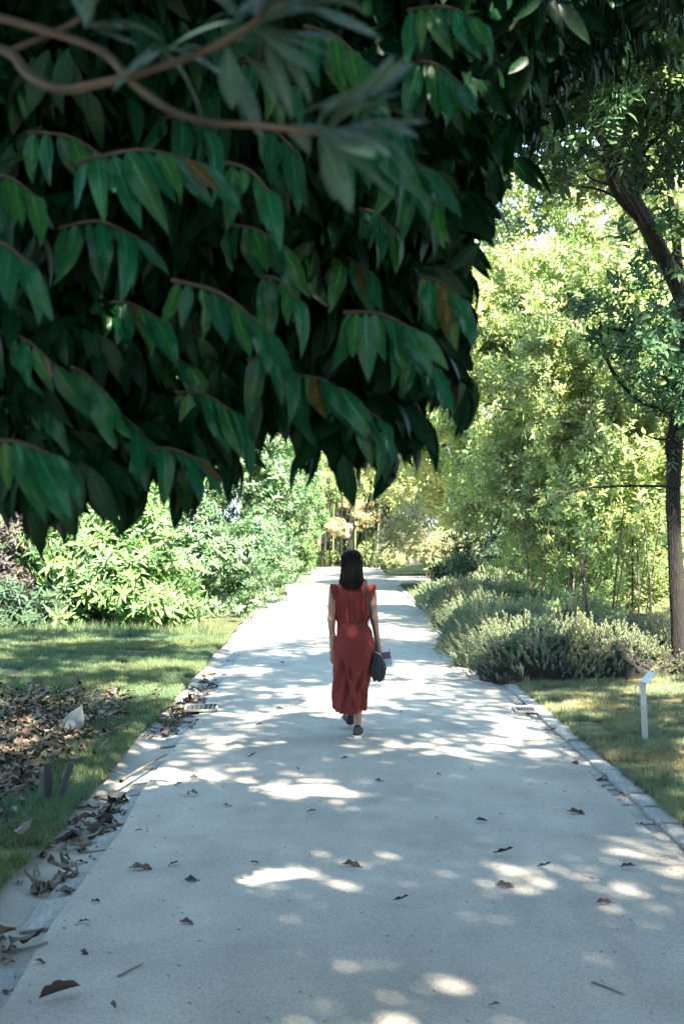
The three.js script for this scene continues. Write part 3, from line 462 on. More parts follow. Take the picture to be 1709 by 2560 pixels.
// the low grey-green bed: separate cushions of fine shoots
setSeed(61);
function cushion(label, list, tone, n) {
  const c0 = list[0], t = thing('low_shrub', label, 'shrub', V(c0[0], 0, c0[1]), 'low grey-green shrubs in the right bed'), m = [], c = [];
  for (const [x, z, rx, rz, h0] of list) {
    const h = h0 * 1.22;
    const core = mesh('twig_core', sheet(20, 10, (u, v) => { const a = u * 6.2832, b = v * Math.PI / 2, k = 1 + 0.25 * N(Math.cos(a) * 2 + x, Math.sin(a) * 2 + z, v * 2); return [x - c0[0] + Math.cos(a) * Math.cos(b) * rx * 0.8 * k, Math.sin(b) * h * 0.7 * k - 0.05, z - c0[1] + Math.sin(a) * Math.cos(b) * rz * 0.8 * k]; }, true), darkBark, t);
    for (let k = 0; k < 1.9 * n * rx * rz; k++) {
      const a = rr(0, 6.2832), q = Math.pow(R(), 0.5), e = Math.sqrt(Math.max(0, 1 - q * q * 0.96)), w = 1 + 0.3 * N(Math.cos(a) * 2 + x, Math.sin(a) * 2 + z, 1.5), X = x + Math.cos(a) * rx * q * w, Z = z + Math.sin(a) * rz * q * w;
      const y = Math.max(0.03, h * e * (0.86 + 0.35 * N(X * 2.2, Z * 2.2, 4)) * rr(0.6, 1.0) - 0.06);
      m.push(frame(V(X - c0[0], y, Z - c0[1]), V(Math.cos(a) * q * 0.9, 0.9, Math.sin(a) * q * 0.9).add(rdir().multiplyScalar(0.35)), rdir(), rr(0.08, 0.17)));
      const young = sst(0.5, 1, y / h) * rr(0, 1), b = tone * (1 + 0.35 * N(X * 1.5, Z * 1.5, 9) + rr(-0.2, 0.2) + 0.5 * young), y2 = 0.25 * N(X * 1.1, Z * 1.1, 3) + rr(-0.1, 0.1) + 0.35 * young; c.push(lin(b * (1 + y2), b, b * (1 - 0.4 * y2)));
    }
  }
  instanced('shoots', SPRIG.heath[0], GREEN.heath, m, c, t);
}
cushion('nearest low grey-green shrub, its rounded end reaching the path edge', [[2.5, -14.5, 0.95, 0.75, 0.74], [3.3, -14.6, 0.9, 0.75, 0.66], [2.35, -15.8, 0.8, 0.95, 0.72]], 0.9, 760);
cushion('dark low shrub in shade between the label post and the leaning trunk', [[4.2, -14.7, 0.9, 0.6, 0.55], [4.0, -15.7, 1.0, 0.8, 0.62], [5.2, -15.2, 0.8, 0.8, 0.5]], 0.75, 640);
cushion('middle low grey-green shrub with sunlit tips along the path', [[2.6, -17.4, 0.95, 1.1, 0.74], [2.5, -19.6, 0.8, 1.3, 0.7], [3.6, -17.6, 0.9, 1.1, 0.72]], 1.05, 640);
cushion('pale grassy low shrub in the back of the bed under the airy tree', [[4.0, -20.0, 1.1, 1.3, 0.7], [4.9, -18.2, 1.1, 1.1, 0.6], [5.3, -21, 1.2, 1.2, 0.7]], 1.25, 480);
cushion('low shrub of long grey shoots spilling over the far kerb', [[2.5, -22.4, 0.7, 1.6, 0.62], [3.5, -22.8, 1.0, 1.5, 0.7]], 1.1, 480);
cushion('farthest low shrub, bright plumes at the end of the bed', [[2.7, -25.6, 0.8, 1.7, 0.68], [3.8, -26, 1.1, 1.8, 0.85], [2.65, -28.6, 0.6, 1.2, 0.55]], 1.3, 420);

// --- left of the path
setSeed(71);
shrub('bright_laurel_shrub', 'bright light-green laurel shrub with long leaves on the left lawn edge', V(-4.1, 0, -22.2), [blob(250, 1400, 22.2, 1.05, 420, 0.95), blob(330, 1330, 22, 0.75, 260), blob(180, 1380, 22.5, 0.8, 260), blob(340, 1470, 21.3, 0.75, 260, 0.6), blob(420, 1500, 21.4, 0.55, 170, 0.45), blob(250, 1510, 21.4, 0.8, 240, 0.5), blob(400, 1390, 22, 0.6, 180)], 'rosette', GREEN.laurel, 0.33, { up: 0.6, thin: -0.2, shell: 0.3 });
shrub('purple_shrub', 'dark purple-leaved bush at the far left edge below the branches', V(-5.9, 0, -22.3), [blob(60, 1400, 22.4, 0.65, 420, 0.9), blob(20, 1500, 22, 0.7, 360, 0.6), blob(110, 1330, 22.8, 0.6, 320, 0.6), blob(90, 1280, 23, 0.55, 260)], 'broad', GREEN.purple, 0.24);
shrub('dark_ground_shrub', 'low dark-green shrub under the purple bush', V(-5.6, 0, -21), [blob(60, 1560, 21, 0.6, 200, 0.35), blob(150, 1530, 21.4, 0.5, 160, 0.35), blob(-20, 1520, 20.8, 0.6, 180, 0.45)], 'rosette', GREEN.deep, 0.26, { stems: 3 });
shrub('holly_shrub', 'glossy small-leaved shrub sparkling beside the laurel shrub', V(-2.9, 0, -24.6), [blob(510, 1430, 24.5, 0.85, 650), blob(480, 1330, 25, 0.75, 450), blob(560, 1500, 23.6, 0.65, 412, 0.5), blob(580, 1380, 25, 0.8, 575), blob(460, 1520, 23.4, 0.45, 212, 0.35)], 'broad', GREEN.holly, 0.28, { thin: -0.04, freq: 1.2, tint: 0.5 });
shrub('pathside_shrub', 'tall sunlit shrub leaning to the path edge behind the woman', V(-2.3, 0, -29.5), [blob(640, 1400, 29, 0.95, 600), blob(620, 1290, 29.5, 1.05, 675), blob(670, 1200, 30, 1.1, 650), blob(610, 1480, 27.5, 0.6, 300, 0.5), blob(690, 1310, 31, 0.9, 500), blob(590, 1200, 30, 0.9, 450)], 'broad', GREEN.holly, 0.3, { thin: -0.04, freq: 1.2, tint: 0.5 });
shrub('arching_shrub', 'tall bright shrub arching over the far left of the path', V(-2.7, 0, -38), [blob(720, 1330, 38, 0.9, 450), blob(700, 1240, 38, 1.1, 525), blob(730, 1160, 39, 1.2, 550), blob(760, 1280, 42, 0.8, 325), blob(720, 1400, 38, 0.6, 275, 0.55), blob(700, 1090, 39, 1.2, 475), blob(735, 1390, 44, 0.7, 275)], 'broad', GREEN.laurel, 0.36, { thin: -0.04, freq: 1.2, tint: 0.5 });
shrub('corner_shrub', 'bright-leaved shrub at the left corner where the path ends', V(-2.6, 0, -47.5), [blob(705, 1380, 47, 0.75, 325), blob(735, 1345, 48, 0.65, 275), blob(700, 1300, 48, 0.8, 300)], 'broad', GREEN.bright, 0.34);
tree('arched_tree', 'dark tree with a curved bare trunk above the left shrubs', 'tree', [V(-3.4, -0.1, -31.2), at(612, 1300, 31), at(625, 1210, 31), at(660, 1140, 30.8), at(705, 1095, 30.5), at(740, 1040, 30.4)], 0.17, 0.11, [blob(585, 1080, 32, 0.9, 700), blob(640, 1040, 32.5, 0.9, 600), blob(540, 1130, 32, 0.7, 380), blob(730, 1020, 31, 0.8, 260), blob(560, 990, 33, 1, 400)], 'broad', leafMat([0.055, 0.06, 0.028], 0.25, 0.5), 0.24, { bark: paleBark, noLimbs: true });
tree('left_tree', 'broad green tree behind the left shrubs, seen under the branches', 'tree', [V(-7.5, -0.1, -29), V(-7.4, 2.5, -29), V(-7.2, 5, -29)], 0.2, 0.1, [blob(300, 1180, 28, 1.5, 1020), blob(150, 1130, 27, 1.5, 952), blob(450, 1120, 30, 1.4, 816), blob(20, 1180, 27, 1.4, 816), blob(380, 960, 30, 2, 1054), blob(150, 900, 29, 2.1, 1054), blob(520, 900, 33, 2, 884), blob(250, 700, 31, 2.4, 952), blob(60, 1280, 27, 1.1, 612)], 'broad', GREEN.laurel, 0.44, { thin: -0.15 });

// --- the end of the path
setSeed(81);
const clump = thing('bamboo_clump', 'thicket of thin dark upright stems closing the end of the path', 'bamboo', V(-0.2, 0, -53));
for (let k = 0; k < 58; k++) {
  const x = rr(-1.9, 3.0), z = rr(-1.2, 1.2), h = rr(2.6, 4), l = rr(-0.12, 0.12), lean = k % 13 === 5 ? 0.9 : 0;
  mesh('culm', limb([V(x, -0.1, z), V(x + l + lean * 0.5, h * 0.5, z), V(x + l * 2 + lean, h, z + rr(-0.2, 0.2))], rr(0.035, 0.06), 0.03, 8, 6, 0.05), k % 4 ? darkBark : std([0.09, 0.10, 0.05]), clump);
}
foliage(clump, [[V(-1.2, 0.35, -53), 1.2, 0.35, 0.6, 240], [V(1.8, 0.5, -53), 1.2, 0.45, 0.6, 200], [V(0.2, 3.4, -54.0), 2.8, 0.7, 1, 420], [V(2.6, 2.2, -54.6), 1.2, 0.9, 0.8, 200], [V(0.5, 1.4, -55.8), 3.2, 1.4, 0.4, 420]], 'lance', leafMat([0.17, 0.26, 0.08], 0.4, 0.3), 0.36, { name: 'foliage', shell: 0.1 });
tree('rust_conifer', 'low spreading conifer with sunlit rusty sprays over the stem thicket', 'tree', [V(2.6, -0.1, -56), V(2.2, 2, -55.6), V(1.4, 3.6, -54.6), V(0.6, 4.3, -53.4)], 0.14, 0.06, [blob(880, 1305, 52, 0.85, 460, 0.3, 0.7), blob(850, 1320, 51.5, 0.45, 200, 0.25), blob(930, 1290, 53, 0.8, 320, 0.25), blob(900, 1262, 53.5, 0.9, 260, 0.22)], 'broad', leafMat([0.40, 0.36, 0.18], 0.35, 0.1), 0.24, { bark: darkBark, up: 0.1 });
tree('end_tree', 'bright leafy tree above the end of the path', 'tree', [V(1.5, -0.1, -60), V(1.5, 4, -60), V(1.3, 8, -60)], 0.28, 0.12, [blob(880, 1180, 58, 1.6, 420), blob(960, 1080, 57, 2.0, 560), blob(1060, 1010, 55, 2.0, 520), blob(830, 1080, 60, 2.0, 480), blob(1040, 1200, 52, 1.5, 420), blob(960, 1210, 56, 1.2, 300), blob(900, 960, 60, 2.4, 520), blob(1010, 880, 58, 2.3, 520), blob(780, 1180, 58, 1.3, 280)], 'broad', GREEN.bright, 0.66, { thin: -0.15 });
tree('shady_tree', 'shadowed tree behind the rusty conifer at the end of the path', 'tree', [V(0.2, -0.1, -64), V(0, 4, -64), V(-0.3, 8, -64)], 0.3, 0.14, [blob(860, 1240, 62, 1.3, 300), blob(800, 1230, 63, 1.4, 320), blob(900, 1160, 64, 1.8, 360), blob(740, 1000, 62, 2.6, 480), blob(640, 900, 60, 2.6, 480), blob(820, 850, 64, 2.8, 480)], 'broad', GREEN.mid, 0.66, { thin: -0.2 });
const backs = [
  ['tall tree filling the background behind the left branches', -12, -44, [[430, 800, 44, 3.2], [300, 950, 44, 3], [560, 700, 46, 3.2], [150, 750, 42, 3.4], [420, 560, 45, 3.2], [620, 860, 48, 2.8]], GREEN.mid],
  ['tall tree closing the far left edge of the park', -16, -38, [[-60, 1000, 38, 2.8], [60, 850, 38, 3], [-40, 650, 38, 3.2], [150, 1180, 40, 2.4], [-20, 1230, 36, 2]], GREEN.mid],
  ['yellow-green tree on the skyline left of the sky hole', 5, -72, [[960, 760, 70, 3.4], [1080, 760, 70, 3.2], [830, 700, 72, 3.6], [1150, 880, 68, 3.2], [1000, 620, 74, 3.2]], GREEN.bright],
  ['distant tree on the skyline below the sky hole', 12, -62, [[1290, 830, 60, 3], [1400, 760, 60, 2.8], [1240, 960, 58, 2.8], [1380, 980, 56, 2.8], [1500, 900, 56, 2.8]], GREEN.bright],
  ['distant green tree behind the leaning trunk', 16, -44, [[1560, 760, 42, 2.6], [1660, 700, 42, 2.6], [1650, 900, 40, 2.4], [1560, 1050, 40, 2.4], [1690, 1080, 38, 2.2], [1460, 1180, 40, 2.2], [1620, 1240, 36, 2], [1330, 1200, 42, 2]], GREEN.light],
  ['distant tree at the top right behind the slender tree', 15, -34, [[1690, 420, 33, 1.9], [1640, 60, 33, 2.2], [1540, -80, 33, 2.2], [1720, 150, 33, 2]], GREEN.light],
];
for (const [label, x, z, list, m] of backs) tree('background_tree', label, 'tree', [V(x, -0.1, z), V(x + 0.2, 3, z), V(x, 7, z)], 0.28, 0.15, list.map(([a, b, d, r]) => blob(a, b, d, r, Math.round(62 * r * r))), 'broad', m, 0.7, { thin: -0.25, noLimbs: true });
// the wood goes on beside the frame
for (const [label, x, z] of [['dense tree beside the left lawn outside the picture', -9, 2], ['dense tree beside the right lawn outside the picture', 10, 3]])
  tree('park_tree', label, 'tree', [V(x, -0.1, z), V(x + 0.2, 3, z), V(x, 6, z)], 0.28, 0.15, [[V(x, 5.5, z), 3.2, 2.2, 2.6, 900], [V(x - 1.5, 3.2, z), 2, 1.6, 2, 500], [V(x + 1.8, 3.4, z - 0.4), 2, 1.6, 2, 500]], 'broad', GREEN.mid, 0.7, { thin: -0.3, noLimbs: true });
// undergrowth closing the gaps between trunks behind the beds
setSeed(85);
shrub('hedge', 'long green hedge under the distant trees right of the bend', V(9, 0, -36), [[V(7.5, 1.2, -36), 2, 1.3, 1, 500], [V(10.5, 1.3, -34), 2, 1.4, 1, 500], [V(9, 2.2, -37), 2.6, 1.2, 1, 420], [V(8, 0.9, -25), 1.5, 1, 1, 360], [V(9.5, 1.2, -22), 1.8, 1.3, 1, 420]], 'broad', GREEN.mid, 0.45);
shrub('hedge', 'long shaded hedge at the back of the left lawn', V(-9, 0, -26), [[V(-8, 1, -25.5), 1.8, 1.2, 1, 480], [V(-11, 1.2, -25), 2, 1.3, 1, 480], [V(-6.5, 1.4, -26.5), 1.5, 1.3, 0.8, 420]], 'broad', GREEN.mid, 0.45);
shrub('hedge', 'green hedge across the far end behind the stem thicket', V(0, 0, -58.5), [[V(-3, 1.4, -57), 2.2, 1.5, 0.8, 420], [V(1, 1.2, -58.4), 2.8, 1.3, 0.8, 420], [V(5.5, 1.5, -56), 2.6, 1.6, 1, 460], [V(9.5, 1.6, -54), 2.6, 1.7, 1, 420]], 'broad', GREEN.light, 0.5);

// ---------------------------------------------------------------- the big-leaved tree overhead
setSeed(91);
const bladeTex = tex(128, 256, (u, v) => {                              // midrib, side veins, mottling
  const s = Math.abs(u - 0.5) * 2, rib = Math.exp(-Math.pow(s / (0.05 * (1.15 - v)), 2)), vein = Math.pow(Math.max(0, Math.cos((v * 13 - s * 2.4) * Math.PI * 2)), 12) * (1 - s) * 0.5, m = 0.5 + 0.16 * fbm(u * 5, v * 9, 2, 3) + 0.07 * vein;
  return [m + rib * 0.42, m + rib * 0.40, m + rib * 0.18];
}, true);
const bladeBump = tex(128, 256, (u, v) => { const s = Math.abs(u - 0.5) * 2, rib = Math.exp(-Math.pow(s / 0.07, 2)), vein = Math.pow(Math.max(0, Math.cos((v * 13 - s * 2.4) * Math.PI * 2)), 6); return 0.6 + 0.12 * fbm(u * 4, v * 7, 9, 2) - rib * 0.35 - vein * 0.12 * (1 - s); });
const blade = (c, o = {}) => phys(c, { map: bladeTex, bumpMap: bladeBump, bumpScale: 0.003, roughness: 0.95, transmission: 0.2, thickness: 0, specularIntensity: 0.15, clearcoat: 0.32, clearcoatRoughness: 0.3, ...o });
const BIG = [blade([0.012, 0.26, 0.085]), blade([0.05, 0.31, 0.055]), blade([0.008, 0.18, 0.065]), blade([0.012, 0.27, 0.12])];
const YELLOW = blade([0.20, 0.15, 0.025]), GREY = [blade([0.22, 0.40, 0.32]), blade([0.18, 0.36, 0.24])];
const LEAF = [[0.32, 0.16, 0.22, 0.05], [0.36, 0.35, 0.3, 0.09], [0.30, -0.05, 0.15, 0.06], [0.34, 0.6, 0.4, 0.06], [0.31, 0.22, 0.45, 0.14]].map(([w, curl, fold, wave], i) => leafGeo(w, 9, 4, { curl, fold, wave, twist: (i - 2) * 0.3 }));
const THIN = [[0.24, 0.2, 0.2], [0.27, -0.1, 0.3], [0.25, 0.4, 0.2]].map(([w, curl, fold]) => leafGeo(w, 8, 4, { curl, fold, pw: 1.25 }));
const bigTree = thing('broadleaf_tree', 'large dark evergreen tree with drooping glossy leaves hanging over the path from the left', 'tree', V(-3.7, 0, -0.8));
const BO = bigTree.position, loc = (p) => p.clone().sub(BO);
mesh('trunk', limb([V(0, -0.1, 0), V(0.1, 1.8, 0.05), V(0.35, 3.6, -0.1), V(0.6, 5.4, -0.4), V(0.8, 7.4, -0.8)], 0.3, 0.16, 40, 14, 0.14), darkBark, bigTree);
for (const [a, b, c, r] of [[[0.3, 3.2, 0], [1.8, 4.2, -1.4], [3.4, 4.4, -3.0], 0.09], [[0.5, 4.4, -0.2], [2.6, 5.6, -1.2], [5, 6.6, -2.4], 0.11], [[0.6, 5, -0.3], [1, 6.4, -3], [1.4, 6.9, -6.5], 0.11], [[0.4, 3.9, 0], [-1, 5.2, -2], [-1.6, 6, -5], 0.1], [[0.6, 5.2, -0.3], [2.4, 6.4, 1], [4, 6.8, 2.4], 0.1], [[0.2, 2.6, 0], [1.0, 3.2, -1.5], [2.2, 3.1, -3.2], 0.07], [[0.7, 6, -0.5], [3, 7, -3], [5.4, 7.2, -5.6], 0.1]].map((q) => q.map((e) => Array.isArray(e) ? V(...e) : e)))
  mesh('bough', limb([a, a.clone().lerp(b, 0.5).add(V(0, 0.15, 0)), b, c], r, r * 0.35, 30, 9, 0.14), darkBark, bigTree);
// a drooping shoot with its leaves, each a piece of its own
function shoot(s, e, n, L, droop = 1, mats = BIG, shapes = LEAF, sag = 0.1) {
  e = s.clone().lerp(e, 0.8);
  const look = V(rr(-0.6, 0.6), rr(0.35, 0.9), rr(0.5, 1));
  const len = s.distanceTo(e), mid = s.clone().lerp(e, 0.5).add(V(0, sag * len, 0)), c = new THREE.CatmullRomCurve3([s, mid, e]);
  const b = mesh('shoot', limb([loc(s), loc(mid), loc(e)], 0.0055, 0.0022, 14, 6, 0.06), twigBark, bigTree);
  for (let k = 0; k < n; k++) {
    const t = (k + 0.5) / n, p = c.getPointAt(t), tan = c.getTangentAt(t), side = V(-tan.z, 0, tan.x).normalize().multiplyScalar(k % 2 ? 0.45 : -0.45);
    const d = tan.clone().multiplyScalar(lerp(-0.25, 1.1, t) + rr(-0.15, 0.15)).add(side.multiplyScalar(rr(0.1, 0.7))).add(V(rr(-0.08, 0.08), -droop * lerp(1, 0.75, t) * rr(0.8, 1.15), rr(-0.1, 0.3)));
    const face = look.clone().add(V(rr(-0.28, 0.28), rr(-0.2, 0.25), rr(-0.2, 0.2)));
    const old = mats === BIG && R() < 0.022;
    const lf = mesh('leaf', shapes[Math.floor(R() * shapes.length)], old ? YELLOW : mats[Math.floor(R() * mats.length)], b);
    frame(loc(p), d, face, L * rr(0.65, 1.15) * (old ? 0.65 : 1)).decompose(lf.position, lf.quaternion, lf.scale);
  }
}
const SHOOTS = [
  [190, 405, 610, 415, 9, 2.7], [565, 405, 705, 500, 4, 2.65], [70, 330, 330, 420, 7, 2.9], [150, 570, 400, 600, 7, 2.8], [640, 320, 770, 400, 4, 2.9], [820, 330, 1010, 375, 7, 2.7], [880, 240, 1030, 340, 7, 2.85], [960, 390, 1085, 420, 6, 2.75], [1000, 430, 1120, 540, 6, 3.0],
  [760, 60, 960, 190, 8, 2.8], [1020, 20, 1260, 60, 9, 2.9], [1020, 150, 1190, 220, 8, 3.0], [-60, 600, 120, 690, 6, 2.3], [-40, 820, 200, 950, 7, 2.9], [-50, 1110, 170, 1140, 7, 2.45], [180, 920, 280, 1000, 5, 2.9], [430, 700, 740, 870, 9, 2.6], [650, 690, 770, 770, 5, 2.9],
  [830, 640, 960, 700, 6, 3.2], [860, 780, 1090, 840, 9, 2.9], [1050, 690, 1165, 750, 6, 3.0], [1010, 870, 1110, 930, 6, 3.0], [720, 940, 900, 990, 8, 3.1], [850, 1010, 980, 1060, 6, 3.1], [620, 900, 760, 930, 6, 3.0], [440, 980, 620, 1040, 7, 3.2], [330, 1130, 560, 1160, 8, 3.0], [250, 1030, 400, 1120, 7, 3.1],
  [340, 880, 520, 930, 7, 3.3], [560, 560, 760, 640, 8, 3.1], [250, 760, 430, 800, 8, 3.1], [900, 520, 1020, 600, 7, 3.2], [600, 150, 760, 230, 6, 3.0], [380, 300, 560, 330, 7, 3.0], [0, 1000, 180, 1050, 6, 3.0], [-40, 440, 120, 500, 6, 2.7],
];
for (const [x0, y0, x1, y1, n, d] of SHOOTS) shoot(at(x0, y0, d + rr(0, 0.1)), at(x1, y1, d - rr(0.02, 0.14)), n, rr(0.125, 0.16));
// the two bare branches close to the camera with grey-green leaf rosettes
const nearBranch = (pts, r0, r1) => mesh('branch', limb(pts.map((p) => loc(at(...p))), r0, r1, 90, 9, 0.28), twigBark, bigTree);
const b1 = nearBranch([[-150, 10, 1.75], [60, 60, 1.7], [250, 125, 1.65], [330, 205, 1.6], [420, 270, 1.58], [520, 303, 1.55], [650, 312, 1.52], [800, 330, 1.5]], 0.0062, 0.004);
const b2 = nearBranch([[-160, 80, 1.8], [20, 130, 1.75], [70, 185, 1.7], [150, 222, 1.66], [260, 205, 1.62], [400, 165, 1.58], [530, 115, 1.55], [640, 50, 1.52], [720, -30, 1.5]], 0.007, 0.0045);
nearBranch([[20, 130, 1.75], [110, 90, 1.72], [200, 45, 1.7], [260, -30, 1.7]], 0.0045, 0.003);
function rosette(sx, sy, d, dirx, diry, n, L) {
  const c = at(sx, sy, d), ax = V(dirx, -diry, 0.15).normalize(), u = V(-ax.y, ax.x, 0), w = ax.clone().cross(u);
  for (let k = 0; k < n; k++) {
    const a = k * 2.4 + rr(-0.3, 0.3), dir = ax.clone().multiplyScalar(rr(0.15, 0.9)).addScaledVector(u, Math.cos(a)).addScaledVector(w, Math.sin(a) * 0.7), lf = mesh('leaf', THIN[k % 3], GREY[k % 2], k % 2 ? b1 : b2);
    frame(loc(c.clone().addScaledVector(ax, rr(-0.012, 0.012))), dir, V(rr(-0.3, 0.3), 0.9, 0.55), L * rr(0.85, 1.3)).decompose(lf.position, lf.quaternion, lf.scale);
  }
}
for (const a of [[650, 60, 1.52, 0.7, -0.4, 12, 0.105], [560, 105, 1.55, 0.6, 0.3, 6, 0.1], [720, -10, 1.5, 0.6, -0.2, 6, 0.1], [810, 318, 1.5, 0.9, 0.1, 12, 0.105], [720, 300, 1.52, 0.5, -0.5, 6, 0.085], [900, 290, 1.5, 0.8, -0.2, 7, 0.085], [230, 60, 1.68, 0.6, -0.3, 7, 0.08], [400, 120, 1.6, 0.3, 0.4, 6, 0.08], [600, 20, 1.5, 0.2, -0.8, 6, 0.09]]) rosette(...a);

// the mass behind them, and the crown overhead that shades the way
const hang = (n) => { const list = []; for (let k = 0; k < n; k++) { const t = (k + 0.5) / n; list.push(frame(V((t - 0.5) * 0.3, 0.05 * Math.sin(t * 3.1), 0), V(lerp(0.3, 0.8, t) + rr(-0.25, 0.25), -rr(0.7, 1.2), (k % 2 ? 0.5 : -0.5) * rr(0.4, 1.2)), V(rr(-0.6, 0.6), rr(0.2, 0.9), rr(0.4, 1) * (R() < 0.8 ? 1 : -1)), rr(0.14, 0.18))); } return list; };
const hangGeo = () => mergeGeometries(hang(9).map((m) => leafGeo(0.35, 5, 2, { curl: rr(0, 0.4), fold: rr(0.1, 0.35), twist: rr(-0.3, 0.3) }).applyMatrix4(m)));
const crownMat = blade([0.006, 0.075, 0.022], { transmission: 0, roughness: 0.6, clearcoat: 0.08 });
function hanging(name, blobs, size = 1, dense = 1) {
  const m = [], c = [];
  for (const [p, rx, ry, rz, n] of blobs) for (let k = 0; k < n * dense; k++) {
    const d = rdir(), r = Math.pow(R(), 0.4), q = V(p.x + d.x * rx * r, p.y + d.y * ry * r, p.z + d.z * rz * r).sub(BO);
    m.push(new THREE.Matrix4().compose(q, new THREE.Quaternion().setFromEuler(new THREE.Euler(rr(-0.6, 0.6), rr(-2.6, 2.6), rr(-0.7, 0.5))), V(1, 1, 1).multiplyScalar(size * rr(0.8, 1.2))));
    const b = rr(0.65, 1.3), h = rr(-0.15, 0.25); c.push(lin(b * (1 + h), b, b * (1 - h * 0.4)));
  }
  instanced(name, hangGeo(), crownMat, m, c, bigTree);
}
hanging('foliage', [
  blob(200, 820, 3.5, 0.42, 60, 0.28), blob(80, 950, 3.2, 0.3, 44, 0.22), blob(480, 770, 3.6, 0.38, 34, 0.26), blob(740, 770, 3.7, 0.36, 34, 0.24), blob(930, 790, 3.7, 0.26, 46, 0.22), blob(960, 650, 3.7, 0.2, 46, 0.22), blob(850, 560, 3.6, 0.42, 90, 0.3), blob(520, 560, 3.5, 0.42, 90, 0.32), blob(180, 560, 3.4, 0.42, 90, 0.32),
  blob(1040, 340, 3.7, 0.26, 66, 0.26), blob(800, 260, 3.5, 0.42, 90, 0.3), blob(450, 200, 3.4, 0.42, 90, 0.3), blob(100, 200, 3.2, 0.4, 90, 0.3), blob(1200, 60, 3.8, 0.26, 64, 0.18), blob(960, 20, 3.6, 0.4, 90, 0.26), blob(560, -60, 3.4, 0.45, 90, 0.26), blob(200, -80, 3.2, 0.45, 90, 0.26),
  blob(420, 1075, 3.3, 0.17, 16, 0.07), blob(330, 1120, 3.2, 0.1, 8, 0.05), blob(880, 1045, 3.3, 0.12, 14, 0.07), blob(1040, 900, 3.4, 0.1, 10, 0.08), blob(90, 1170, 3.0, 0.14, 12, 0.06), blob(650, 950, 3.3, 0.14, 12, 0.06),
  blob(300, 1010, 3.5, 0.28, 22, 0.12), blob(60, 1130, 3.2, 0.2, 24, 0.12), blob(820, 1000, 3.6, 0.2, 20, 0.12),
  blob(120, 640, 4.8, 0.8, 150, 0.55), blob(600, 540, 5.0, 0.8, 150, 0.5), blob(880, 420, 5.0, 0.5, 110, 0.5), blob(200, 250, 4.6, 0.9, 170, 0.6), blob(700, 200, 4.8, 0.9, 170, 0.6), blob(1060, 110, 5.0, 0.5, 110, 0.35), blob(-150, 900, 4.2, 0.5, 100, 0.5),
  // the outer boughs reach to the right above the way and join the tree there
  blob(1330, 60, 6.4, 0.45, 60, 0.3), blob(1480, 20, 6.8, 0.5, 60, 0.3), blob(1250, 200, 6.2, 0.35, 40, 0.25),
], 0.72, 1.7);
setSeed(97);
const over = [];
for (let gx = -6; gx <= 7.4; gx += 1.3) for (let gz = -9.0; gz <= 6.4; gz += 1.3) {
  const x = gx + rr(-0.45, 0.45), z = gz + rr(-0.45, 0.45), lift = 0.62 * Math.max(0, -z - 6), more = 1 + 0.22 * N(x * 0.5, z * 0.5, 2);
  over.push([V(x, 6.7 + lift + rr(-0.5, 0.9), z), rr(0.7, 1.05), rr(0.35, 0.5), rr(0.7, 1.05), (z > -4 ? 250 : 170) * more]);
}
for (let gx = -6; gx <= -0.2; gx += 1.4) for (let gz = -12.6; gz <= -9.4; gz += 1.4) { const x = gx + rr(-0.4, 0.4), z = gz + rr(-0.4, 0.4); if (N(x * 0.4, z * 0.4, 5) > -0.3) over.push([V(x, 7.6 + rr(-0.5, 0.9), z), rr(0.7, 1.1), 0.5, rr(0.7, 1.1), 170]); }
over.push([V(2.7, 7.3, 1.2), 1.1, 0.5, 1.0, 220], [V(4.0, 7.4, 1.3), 1.1, 0.5, 0.9, 200], [V(1.5, 7.2, 1.4), 0.9, 0.5, 0.9, 160], [V(1.8, 7.6, -3), 0.9, 0.5, 0.8, 70]);
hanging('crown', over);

// ---------------------------------------------------------------- small things on the ground
setSeed(111);
const DRY = [[0.21, 0.115, 0.055], [0.28, 0.19, 0.11], [0.15, 0.085, 0.05], [0.34, 0.26, 0.17], [0.36, 0.20, 0.075], [0.11, 0.075, 0.055], [0.30, 0.27, 0.12], [0.40, 0.34, 0.26]].map((c) => std(c, { map: bladeTex, bumpMap: bladeBump, bumpScale: 0.004, roughness: 0.75 }));
const DEAD = [[0.36, 0.5, 0.9, 0.16, 0.3], [0.42, 0.2, 0.6, 0.2, -0.5], [0.34, -0.35, 0.8, 0.18, 0.5], [0.4, 0.7, 0.3, 0.24, 0.2], [0.38, 0.1, 1.3, 0.1, 0.8]].map(([w, curl, fold, wave, twist]) => leafGeo(w, 8, 4, { curl, fold, wave, twist, petiole: 0.16 }));
const TONE = ['brown', 'tan', 'dark brown', 'pale beige', 'orange-brown', 'blackish', 'olive', 'whitish'];
function dead(p, L, turn, label, group, o = {}) {
  const tone = Math.floor(R() * 8); if (group) { label = label.replace('dry', TONE[tone] + ' dry'); group = `${TONE[tone]} ${group}`; }
  const g = o.shape ?? Math.floor(R() * 5), m = mesh('fallen_leaf', DEAD[g], o.mat ?? DRY[tone]);
  const up = V(rr(-0.35, 0.35), 1, rr(-0.35, 0.35)).multiplyScalar(o.flip ? -1 : 1);
  frame(V(p.x, p.y + (o.flip ? L * 0.12 : 0.012), p.z), V(Math.cos(turn), o.tilt ?? rr(-0.05, 0.18), Math.sin(turn)), up, L * (o.small ? 0.9 : 1)).decompose(m.position, m.quaternion, m.scale);
  return tag(m, label, 'leaf', group);
}
const py = (p) => { p.y = pathY(p.x, p.z); return p; };
